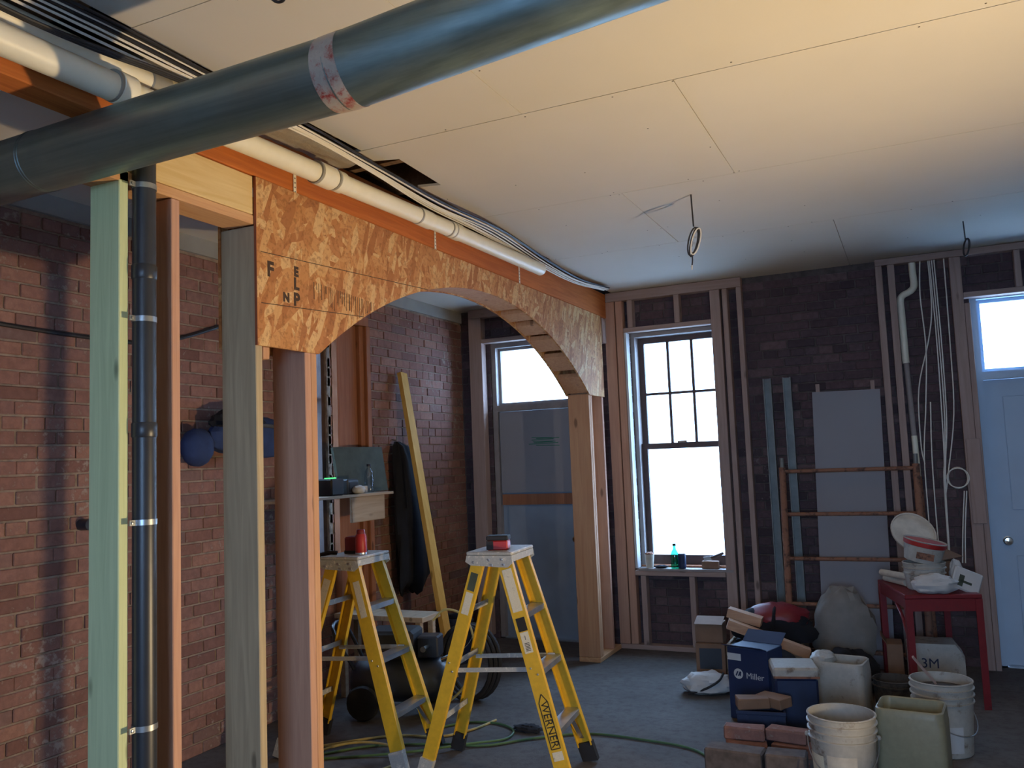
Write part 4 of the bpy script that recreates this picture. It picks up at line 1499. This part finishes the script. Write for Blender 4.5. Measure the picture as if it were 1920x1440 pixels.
o = cc_.build('cable_coil', M['cable_w'], None, True)
tag(o, 'round coil of white cable hung on the door post', 'cable')

# ---------------------------------------------------------------- red table and what stands on it
ang = math.atan2(0.12, 0.43)
tb = thing('red_table', 'chipped red steel work table in front of the scaffold frame', 'table', (-0.12, 5.79, 0), ang)
TW, TD, TH = 0.44, 0.66, 0.68
MB().cbox(0, TW, 0, TD, TH - 0.025, TH, 0.004).build('table_top', M['red_metal'], tb)
m = MB()
m.box(0.01, TW - 0.01, 0.005, 0.018, TH - 0.10, TH - 0.026).build('front_apron', M['red_metal'], tb)
MB().box(0.005, 0.018, 0.02, TD - 0.01, TH - 0.085, TH - 0.026).build('side_apron', M['red_metal'], tb)
MB().box(TW - 0.018, TW - 0.005, 0.02, TD - 0.01, TH - 0.085, TH - 0.026).build('side_apron', M['red_metal'], tb)
for x in (0.0, TW - 0.04):
    for y in (0.0, TD - 0.04):
        MB().prism([(x, y), (x + 0.04, y), (x + 0.04, y + 0.008), (x + 0.008, y + 0.008), (x + 0.008, y + 0.04), (x, y + 0.04)] if x == 0 else [(x, y), (x + 0.04, y), (x + 0.04, y + 0.04), (x + 0.032, y + 0.04), (x + 0.032, y + 0.008), (x, y + 0.008)], 2, 0.0, TH - 0.026).build('leg', M['red_metal'], tb)
MB().tube(smooth_path([(0.012, 0.05, TH - 0.24), (0.012, 0.14, TH - 0.15), (0.012, 0.26, TH - 0.09)]), 0.011, 8).build('corner_brace', M['red_metal'], tb, True)
MB().box(0.02, TW - 0.02, TD - 0.018, TD - 0.006, TH - 0.085, TH - 0.026).build('rear_apron', M['red_metal'], tb)
ca, sa = math.cos(ang), math.sin(ang)


def on_table(u, v):
    return (-0.12 + u * ca - v * sa, 5.79 + u * sa + v * ca)


TZ = TH + 0.0005
p = on_table(0.19, 0.24)
bucket('bucket', 'small white pail on the red table with a tub resting in it', (p[0], p[1], TZ), 0.125, 0.17, 'white_plastic', False, ring_n=2, fill=0.4)
tu = thing('mixing_tub', 'tilted white tub with a red rim resting on the pail on the table', 'tub', (p[0] - 0.01, p[1] - 0.02, TZ + 0.175), 0.1)
tub = MB().lathe([(0.10, 0.0), (0.105, 0.004), (0.125, 0.13), (0.130, 0.134), (0.126, 0.138), (0.118, 0.13), (0.098, 0.015), (0.001, 0.012)], 28)
q = tub.build('shell', M['white_plastic'], tu, True)
q2 = MB().lathe([(0.119, 0.100), (0.1245, 0.104), (0.1275, 0.128), (0.1225, 0.13)], 28).build('red_band', M['red'], tu, True)
q3 = MB().box(-0.05, 0.05, -0.1265, -0.1155, 0.03, 0.07).build('orange_label', M['rust'], tu)
tu.rotation_euler = (0.06, 0.22, 0.1)
ld_ = thing('round_cover', 'round cream bucket lid leaning behind the tilted tub', 'lid', (p[0] - 0.05, p[1] + 0.14, TZ + 0.335))
q = MB().lathe([(0.0, 0.0), (0.14, 0.0), (0.145, 0.006), (0.145, 0.018), (0.138, 0.018), (0.134, 0.008), (0.0, 0.008)], 32).build('lid', M['cream_lid'], ld_, True)
ld_.rotation_euler = (0.95, 0.25, 0.3)
p = on_table(0.10, 0.10)
o = MB().blob((0, 0, 0.055), (0.13, 0.07, 0.062), 11, 0.22, 3.0, flat=0.054).build('plastic_bag', M['paper'], None, True, (p[0] + 0.10, p[1] - 0.02, TZ))
o.rotation_euler = (0, 0, ang)
tag(o, 'crumpled white plastic bag in front of the pail on the table', 'bag')
p = on_table(0.365, 0.20)
o = MB().blob((0, 0, 0.085), (0.04, 0.045, 0.10), 12, 0.22, 3.0, flat=0.084).build('white_rag', M['paper'], None, True, (p[0], p[1], TZ))
tag(o, 'white rag bunched beside the pail on the table', 'rag')
p = on_table(0.365, 0.085)
wt_ = thing('square_tub', 'white square tub lid with dark print propped up on the table', 'lid', (p[0], p[1], TZ + 0.006), ang)
wt_.rotation_euler = (-0.25, 0.42, ang)
MB().cbox(-0.085, 0.085, -0.012, 0.012, 0.0, 0.135, 0.008).build('lid_face', M['paper'], wt_)
MB().box(-0.04, 0.03, -0.0128, -0.0122, 0.045, 0.06).build('print_mark', M['olive'], wt_)
MB().box(-0.05, -0.02, -0.0128, -0.0122, 0.02, 0.09).build('print_mark', M['olive'], wt_)
p = on_table(0.36, 0.40)
cb = thing('cardboard_box', 'small open cardboard box at the back of the red table', 'box', (p[0], p[1] + 0.06, TZ), 0.7)
MB().cbox(-0.07, 0.07, -0.06, 0.06, 0.0, 0.15, 0.003).build('box', M['card'], cb)
MB().bar((-0.07, 0.0, 0.151), (-0.10, 0.0, 0.20), (0, 1, 0), 0.06, 0.002).build('flap', M['card'], cb)
MB().obox((0, 0, 0.185), (1, 0, 0.1), (0, 1, 0.25), (-0.1, -0.25, 1), 0.085, 0.075, 0.002).build('flap', M['card'], cb)
for k, (u, v, a_) in enumerate(((0.07, 0.46, 0.9), (0.05, 0.40, 1.05))):
    p = on_table(u, v)
    d3 = Vector((math.cos(a_ + 1.2), math.sin(a_ + 1.2), 0)) * 0.13
    o = MB().tube([Vector((p[0], p[1], TZ + 0.022 + 0.046 * k)) + d3 * (s_ / 4) for s_ in (-4, -2, 0, 2, 4)], 0.022, 14).build('paper_roll', M['cream_lid'], None, True)
    tag(o, 'rolled cream paper lying on the back corner of the red table', 'paper roll', 'paper rolls on the table')

# ---------------------------------------------------------------- buckets and jugs on the floor
bk = bucket('bucket', 'dirty white mortar bucket with printed label beside the loose bricks', (-0.40, 4.31, 0), 0.150, 0.37, 'white_plastic', True, fill=0.72, rz=-0.2,
            band=[(PI * 1.12, PI * 1.38, 0.06, 0.20, 'sticker'), (PI * 1.42, PI * 1.72, 0.05, 0.21, 'cream_lid')])
bucket('bucket', 'white mortar bucket with a stick in it beside the red table leg', (0.035, 5.07, 0), 0.150, 0.37, 'white_plastic', True, fill=0.86, rz=0.5,
       band=[(PI * 1.35, PI * 1.55, 0.03, 0.16, 'paper')])
o = MB().bar((0.01, 5.10, 0.335), (-0.09, 5.06, 0.475), (0, 1, 0), 0.012, 0.005).build('stir_stick', M['spruce_z'])
tag(o, 'wooden stir stick standing in the mortar bucket by the table', 'stick')
bucket('bucket', 'dark mortar-caked bucket between the white jug and the red table', (-0.205, 5.46, 0), 0.115, 0.26, 'bucket_in', False, fill=0.7, ring_n=1)


def jug(name, label, loc, rz, w_, d_, h, mat, handle):
    t = thing(name, label, 'jug', loc, rz)

    def rr(wx, dy_, z, rad, n=6):
        out = []
        for cx, cy, a0 in ((wx - rad, dy_ - rad, 0), (-wx + rad, dy_ - rad, PI / 2), (-wx + rad, -dy_ + rad, PI), (wx - rad, -dy_ + rad, 1.5 * PI)):
            for k in range(n):
                a = a0 + PI / 2 * k / (n - 1)
                out.append((cx + rad * math.cos(a), cy + rad * math.sin(a), z))
        return out
    rings = [rr(w_ * .97, d_ * .97, 0, .03), rr(w_, d_, .015, .035), rr(w_, d_, h * .80, .035), rr(w_ * .98, d_ * .97, h * .9, .04)]
    if handle:
        rings += [rr(w_ * .8, d_ * .8, h * .97, .04), rr(w_ * .5, d_ * .5, h, .03)]
    else:
        rings += [rr(w_ * .97, d_ * .96, h * .985, .04), rr(w_ * .93, d_ * .92, h, .04), rr(w_ * .9, d_ * .88, h * .985, .035), rr(w_ * .9, d_ * .88, h * .6, .035)]
    n = len(rings[0])
    vs = [v for r_ in rings for v in r_]
    fs = []
    for i in range(len(rings) - 1):
        for k in range(n):
            fs.append((i * n + k, i * n + (k + 1) % n, (i + 1) * n + (k + 1) % n, (i + 1) * n + k))
    fs += [tuple(range(n)), tuple((len(rings) - 1) * n + k for k in range(n))]
    MB().add(vs, fs).build('body', M[mat], t, True)
    if handle:
        MB().tube(smooth_path([(-w_ * .55, 0, h * .95), (-w_ * .40, 0, h * 1.10), (w_ * .15, 0, h * 1.12), (w_ * .55, 0, h * .96)]), 0.016, 10).build('handle', M[mat], t, True)
        MB().lathe([(0.03, h * .97), (0.03, h * 1.08), (0, h * 1.085)], 16, (w_ * .62, -d_ * .3, 0)).build('cap', M[mat], t, True)
    return t


jug('jug', 'cream square plastic tub with cut-off top beside the dirty bucket', (-0.105, 4.52, 0), -0.1, 0.150, 0.125, 0.375, 'cream_plastic', False)
jw = jug('jug', 'dusty white square jug with cut-off mouth beside the white-lidded cooler', (-0.49, 5.38, 0), -0.15, 0.155, 0.12, 0.37, 'white_plastic', False)
MB().blob((-0.09, 0.0, 0.36), (0.07, 0.09, 0.05), 4, 0.2, 2.5).build('torn_lip', M['white_plastic'], jw, True)

# big white container with dark lettering behind the table leg
wc_ = thing('storage_box', 'white cut-cornered container with dark lettering under the red table', 'container', (0.015, 6.24, 0), 0.05)
poly = [(-0.16, 0), (0.17, 0), (0.17, 0.255), (0.12, 0.325), (-0.13, 0.325), (-0.16, 0.30)]
MB().prism(poly, 1, -0.11, 0.11).build('body', M['white_plastic'], wc_)
text('lettering', '3M', 0.085, M['blue_card'], wc_, frame_M((-0.03, -0.1106, 0.20), (1, 0, 0), (0, 0, 1)))
cbx = thing('cardboard_box', 'brown cardboard box beside the lettered white container', 'box', (-0.215, 6.22, 0), 0.05)
MB().cbox(-0.048, 0.048, -0.09, 0.09, 0.0, 0.31, 0.004).build('box', M['card'], cbx)
MB().bar((-0.048, 0, 0.311), (-0.08, 0, 0.36), (0, 1, 0), 0.085, 0.002).build('flap', M['card'], cbx)

# pale plastic sheeting slumped behind
pl = MB().blob((0, 0, 0.30), (0.20, 0.10, 0.34), 15, 0.22, 2.0, flat=0.30).build('plastic_sheet', M['tarp'], None, True, (-0.53, 6.37, 0.0))
tag(pl, 'slumped pale plastic sheeting on the floor before the scaffold frame', 'plastic sheet')

# blue carton with white logo and lettering
mb_ = thing('carton', 'dark blue carton with a white round logo and white lettering', 'carton', (-0.965, 5.36, 0), -0.30)
MB().cbox(-0.130, 0.130, -0.10, 0.10, 0.0, 0.42, 0.003).build('box', M['blue_card'], mb_)
MB().bar((-0.13, -0.10, 0.421), (-0.14, -0.175, 0.445), (1, 0, 0), 0.0, 0.0015)
MB().obox((0, -0.135, 0.435), (1, 0, 0), (0, -1, 0.35), (0, 0.35, 1), 0.125, 0.04, 0.0015).build('flap', M['blue_card'], mb_)
MB().obox((0, 0.135, 0.45), (1, 0, 0), (0, 1, 0.7), (0, -0.7, 1), 0.125, 0.05, 0.0015).build('flap', M['blue_card'], mb_)
MB().box(-0.128, -0.04, -0.1015, -0.1003, 0.345, 0.385).build('white_stripe', M['paper'], mb_)
lg = MB().lathe([(0.030, 0.0), (0.030, 0.001), (0.0, 0.001)], 28).build('logo_disc', M['paper'], mb_, False, (-0.062, -0.1003, 0.268))
lg.rotation_euler = (PI / 2, 0, 0)
for k in (0, 1):
    MB().bar((-0.078 + k * 0.016, -0.1018, 0.255), (-0.064 + k * 0.016, -0.1018, 0.282), (1, 0, 0), 0.004, 0.0003).build('logo_stroke', M['blue_card'], mb_)
MB().bar((-0.050, -0.1018, 0.255), (-0.046, -0.1018, 0.282), (1, 0, 0), 0.004, 0.0003).build('logo_stroke', M['blue_card'], mb_)
text('lettering', 'Miller', 0.050, M['paper'], mb_, frame_M((0.045, -0.1004, 0.262), (1, 0, 0), (0, 0, 1)))

co_ = thing('cooler', 'blue cooler with a thick white lid beside the lettered carton', 'cooler', (-0.715, 5.14, 0), 0.25)
MB().cbox(-0.115, 0.115, -0.115, 0.115, 0.0, 0.325, 0.012).build('body', M['blue_plastic'], co_)
MB().cbox(-0.125, 0.125, -0.125, 0.125, 0.326, 0.385, 0.012).build('lid', M['white_plastic'], co_)
MB().box(-0.124, 0.124, -0.127, -0.1252, 0.328, 0.340).build('lid_stain', M['rust'], co_)

bt = thing('blue_crate', 'dark blue crate holding broken brick beside the lettered carton', 'crate', (-0.86, 4.88, 0), 0.12)
m = MB()
m.box(-0.125, 0.125, -0.10, -0.09, 0, 0.20).box(-0.125, 0.125, 0.09, 0.10, 0, 0.20).box(-0.125, -0.115, -0.09, 0.09, 0, 0.20).box(0.115, 0.125, -0.09, 0.09, 0, 0.20).box(-0.115, 0.115, -0.09, 0.09, 0, 0.01)
m.build('body', M['blue_plastic'], bt)
MB().cbox(-0.13, 0.13, -0.105, -0.099, 0.185, 0.205, 0.002).build('rim', M['blue_plastic'], bt)
for x in (-0.07, 0.0, 0.07):
    MB().box(x - 0.006, x + 0.006, -0.1045, -0.1, 0.01, 0.18).build('rib', M['blue_plastic'], bt)


def brick_at(label, loc, rz, tilt=0.0, L=0.20, W=0.095, H_=0.06, mat='brick', name='loose_brick', group='loose bricks in the pile'):
    m = MB().cbox(-L / 2, L / 2, -W / 2, W / 2, 0, H_, 0.006)
    rr = random.Random(int(loc[0] * 1000) ^ int(loc[1] * 777))
    m.v = [(x + rr.uniform(-.004, .004), y + rr.uniform(-.004, .004), z + (rr.uniform(-.004, .004) if z > 0.01 else 0)) for x, y, z in m.v]
    o = m.build(name, M[mat], None, False, loc)
    o.rotation_euler = (0, tilt, rz)
    tag(o, label, 'brick', group)
    return o


for x, y, z, rz in ((-0.90, 4.50, 0.0, 0.1), (-0.68, 4.47, 0.0, -0.2), (-0.92, 4.62, 0.0, 0.3), (-0.70, 4.62, 0.0, 0.0), (-0.88, 4.52, 0.062, 0.25), (-0.66, 4.58, 0.062, -0.1), (-0.90, 4.58, 0.125, 0.05), (-0.69, 4.60, 0.125, -0.15)):
    brick_at({0.0: 'old red brick in the bottom layer of the pile beside the dirty bucket', 0.062: 'old red brick in the middle layer of the pile beside the dirty bucket', 0.125: 'old red brick on top of the pile beside the dirty bucket'}[z], (x, y, z), rz)
for x, y, z, rz, lab in ((-0.90, 4.84, 0.2055, 0.4, 'broken pale brick on the rim of the blue crate'), (-0.80, 4.90, 0.2055, -0.5, 'broken pale brick on the rim of the blue crate')):
    brick_at(lab, (x, y, z), rz, 0, 0.17, 0.10, 0.055, 'card', 'broken_brick', 'broken bricks on the blue crate')
for (x, y, rz, l, w2, h2, lab) in ((-0.905, 4.34, -0.06, 0.28, 0.12, 0.15, 'dark grey paving block at the front of the brick pile'), (-0.660, 4.32, 0.05, 0.19, 0.12, 0.16, 'dark grey paving block leaning by the dirty bucket')):
    o = MB().cbox(-l / 2, l / 2, -w2 / 2, w2 / 2, 0, h2, 0.008).build('paving_block', M['mortar_dark'], None, False, (x, y, 0))
    o.rotation_euler = (0, 0, rz)
    tag(o, lab, 'block')

# cardboard boxes, white sack and bags by the window
c_a = thing('cardboard_box', 'open cardboard box on the floor under the window', 'box', (-1.40, 6.12, 0), 0.15)
MB().cbox(-0.10, 0.10, -0.10, 0.10, 0.0, 0.27, 0.003).build('box', M['card'], c_a)
MB().box(-0.075, 0.075, -0.1015, -0.1, 0.10, 0.24).build('dark_window', M['abs'], c_a)
MB().obox((0, -0.10, 0.02), (1, 0, 0), (0, -1, 0.2), (0, 0.2, 1), 0.09, 0.002, 0.02).build('flap', M['card'], c_a)
c_b = thing('cardboard_box', 'closed cardboard box stacked on the open one under the window', 'box', (-1.40, 6.14, 0.271), 0.05)
MB().cbox(-0.095, 0.095, -0.085, 0.085, 0.0, 0.13, 0.003).build('box', M['card'], c_b)
MB().obox((0, -0.04, 0.145), (1, 0, 0), (0, 1, 0.25), (0, -0.25, 1), 0.097, 0.07, 0.002).build('flap', M['card'], c_b)
wsk = thing('white_sack', 'flat white sack with a dark strap lying before the cardboard boxes', 'sack', (-1.36, 5.80, 0), 0.3)
MB().blob((0, 0, 0.06), (0.17, 0.11, 0.075), 22, 0.3, 2.2, flat=0.058).build('sack_body', M['paper'], wsk, True)
MB().tube(smooth_path([(-0.14, -0.10, 0.02), (-0.03, -0.105, 0.05), (0.06, -0.10, 0.10), (0.10, -0.02, 0.13)]), 0.008, 8).build('strap', M['rubber'], wsk, True)
rbg = thing('duffel_bag', 'black duffel bag with a dark red top heaped under the scaffold frame', 'bag', (-0.99, 6.26, 0.28), 0.0)
MB().blob((0, 0, 0.05), (0.28, 0.16, 0.17), 31, 0.2, 1.8, flat=0.052).build('bag_body', M['black_cloth'], rbg, True)
MB().blob((0.03, 0.01, 0.140), (0.22, 0.14, 0.11), 33, 0.15, 1.8).build('red_panel', M['red_metal'], rbg, True)
MB().tube(smooth_path([(0.02, -0.15, 0.06), (0.03, -0.11, 0.19), (0.03, 0.0, 0.235), (0.03, 0.1, 0.2)]), 0.014, 8).build('strap', M['black_cloth'], rbg, True)
wcr = thing('wooden_crate', 'low wooden crate under the red topped duffel bag', 'crate', (-1.03, 6.25, 0), 0.0)
for k in range(3):
    MB().cbox(-0.25, 0.25, -0.20, -0.18, 0.005 + k * 0.092, 0.085 + k * 0.092, 0.003).build('slat', M['plank'], wcr)
    MB().cbox(-0.25, 0.25, 0.18, 0.20, 0.005 + k * 0.092, 0.085 + k * 0.092, 0.003).build('slat', M['plank'], wcr)
for x in (-0.25, 0.23):
    MB().cbox(x, x + 0.02, -0.179, 0.179, 0.005, 0.269, 0.003).build('end_board', M['plank'], wcr)
MB().cbox(-0.229, 0.229, -0.179, 0.179, 0.005, 0.255, 0.003).build('load', M['dark'], wcr)
bb = MB().blob((0, 0, 0.13), (0.20, 0.15, 0.16), 41, 0.2, 2.0, flat=0.129).build('black_sack', M['black_cloth'], None, True, (-0.50, 6.04, 0))
tag(bb, 'lumpy black sack slumped behind the white jug', 'sack')
for k, (a, b, lab) in enumerate((((-1.22, 5.86, 0.45), (-0.72, 5.95, 0.26), 'short timber offcut lying across the heap behind the lettered carton'), ((-1.24, 6.00, 0.50), (-1.02, 6.00, 0.44), 'thick timber offcut poking from the heap by the window'))):
    o = MB().bar(a, b, (0, 0, 1), 0.03, 0.045).build('timber_offcut', M['fir_x'])
    tag(o, lab, 'timber')
db = MB().blob((0, 0, 0.15), (0.19, 0.14, 0.16), 44, 0.12, 2.0, flat=0.149).build('black_sack', M['black_cloth'], None, True, (-0.93, 5.82, 0))
tag(db, 'full black sack behind the lettered carton', 'sack')

# ---------------------------------------------------------------- window sill things
ZS_ = 0.6605
gb = thing('green_bottle', 'green glass bottle standing on the window sill', 'bottle', (-1.845, 6.945, ZS_))
MB().lathe([(0.030, 0.0), (0.033, 0.006), (0.033, 0.105), (0.026, 0.135), (0.013, 0.155), (0.012, 0.185), (0.014, 0.188), (0.014, 0.196), (0, 0.196)], 20).build('body', M['green_glass'], gb, True)
MB().lathe([(0.0145, 0.18), (0.0145, 0.2), (0, 0.201)], 14).build('cap', M['olive'], gb, True)
cn = thing('drink_can', 'dark drink can on the window sill beside the green bottle', 'can', (-1.785, 6.94, ZS_))
MB().lathe([(0.026, 0.0), (0.033, 0.008), (0.033, 0.110), (0.027, 0.121), (0, 0.120)], 20).build('body', M['blue_card'], cn, True)
MB().lathe([(0.027, 0.119), (0.028, 0.123), (0.024, 0.122)], 20).build('rim', M['alu'], cn, True)
cu = thing('paper_cup', 'pale cup of tools at the corner of the window sill', 'cup', (-2.06, 6.95, ZS_))
MB().lathe([(0.030, 0.0), (0.040, 0.11), (0.037, 0.11), (0.029, 0.01), (0, 0.009)], 20).build('cup', M['cream_lid'], cu, True)
MB().blob((0, 0, 0.11), (0.035, 0.035, 0.02), 2, 0.3).build('contents', M['rust'], cu, True)
tr_ = thing('putty_knife', 'putty knife lying propped at the right end of the window sill', 'tool', (-1.55, 6.96, ZS_))
MB().bar((-0.06, 0, 0.075), (0.0, 0, 0.085), (0, 0, 1), 0.016, 0.002).build('blade', M['alu'], tr_)
MB().tube([(0.0, 0, 0.085), (0.10, 0, 0.125)], 0.011, 10).build('handle', M['sash'], tr_, True)
MB().cbox(-0.075, 0.06, -0.02, 0.03, 0.0, 0.06, 0.003).build('sanding_block', M['card'], tr_)
db_ = MB().blob((0, 0, 0.012), (0.055, 0.03, 0.014), 7, 0.3, 3, flat=0.011).build('dark_rag', M['black_cloth'], None, True, (-1.96, 6.94, ZS_))
tag(db_, 'dark rag lying on the window sill beside the cup', 'rag')

# ---------------------------------------------------------------- cords on the floor
def cord(label, pts, r_, mat, name='extension_cord', group=None):
    o = MB().tube(smooth_path(pts, 8), r_, 8).build(name, M[mat], None, True)
    tag(o, label, 'cord', group)


cord('green extension cord running across the floor past the ladder to the brick pile', [(-3.1, 3.95, .008), (-2.9, 4.16, .008), (-2.55, 4.30, .008), (-2.30, 4.36, .008), (-2.10, 4.55, .008), (-1.83, 4.73, .008), (-1.5, 4.73, .008), (-1.19, 4.66, .008), (-0.98, 4.40, .008), (-0.85, 4.15, .008), (-0.7, 3.9, .008)], 0.007, 'cord_g')
cord('green extension cord looping on the floor behind the lettered ladder', [(-3.12, 3.85, .008), (-2.85, 4.0, .008), (-2.6, 4.12, .022), (-2.38, 4.32, .022), (-2.24, 4.50, .008), (-2.27, 4.66, .008), (-2.42, 4.74, .008), (-2.60, 4.70, .008), (-2.72, 4.55, .008)], 0.007, 'cord_g')
cord('pale yellow hose curving over the floor behind the grimy ladder', [(-3.2, 4.05, .008), (-3.0, 4.26, .008), (-2.85, 4.36, .008), (-2.62, 4.42, .008), (-2.50, 4.60, .008), (-2.45, 4.80, .008)], 0.007, 'cord_y')
cord('pale yellow hose trailing from the compressor along the floor', [(-3.18, 3.92, .008), (-3.05, 4.08, .026), (-2.9, 4.15, .026), (-2.7, 4.1, .026), (-2.62, 3.98, .01), (-2.66, 3.8, .008)], 0.007, 'cord_y')
dcl = MB().blob((0, 0, 0.018), (0.09, 0.05, 0.022), 51, 0.35, 3, flat=0.017).build('dark_rag', M['black_cloth'], None, True, (-2.18, 4.68, 0))
tag(dcl, 'small dark rag on the floor beside the cord loop', 'rag')
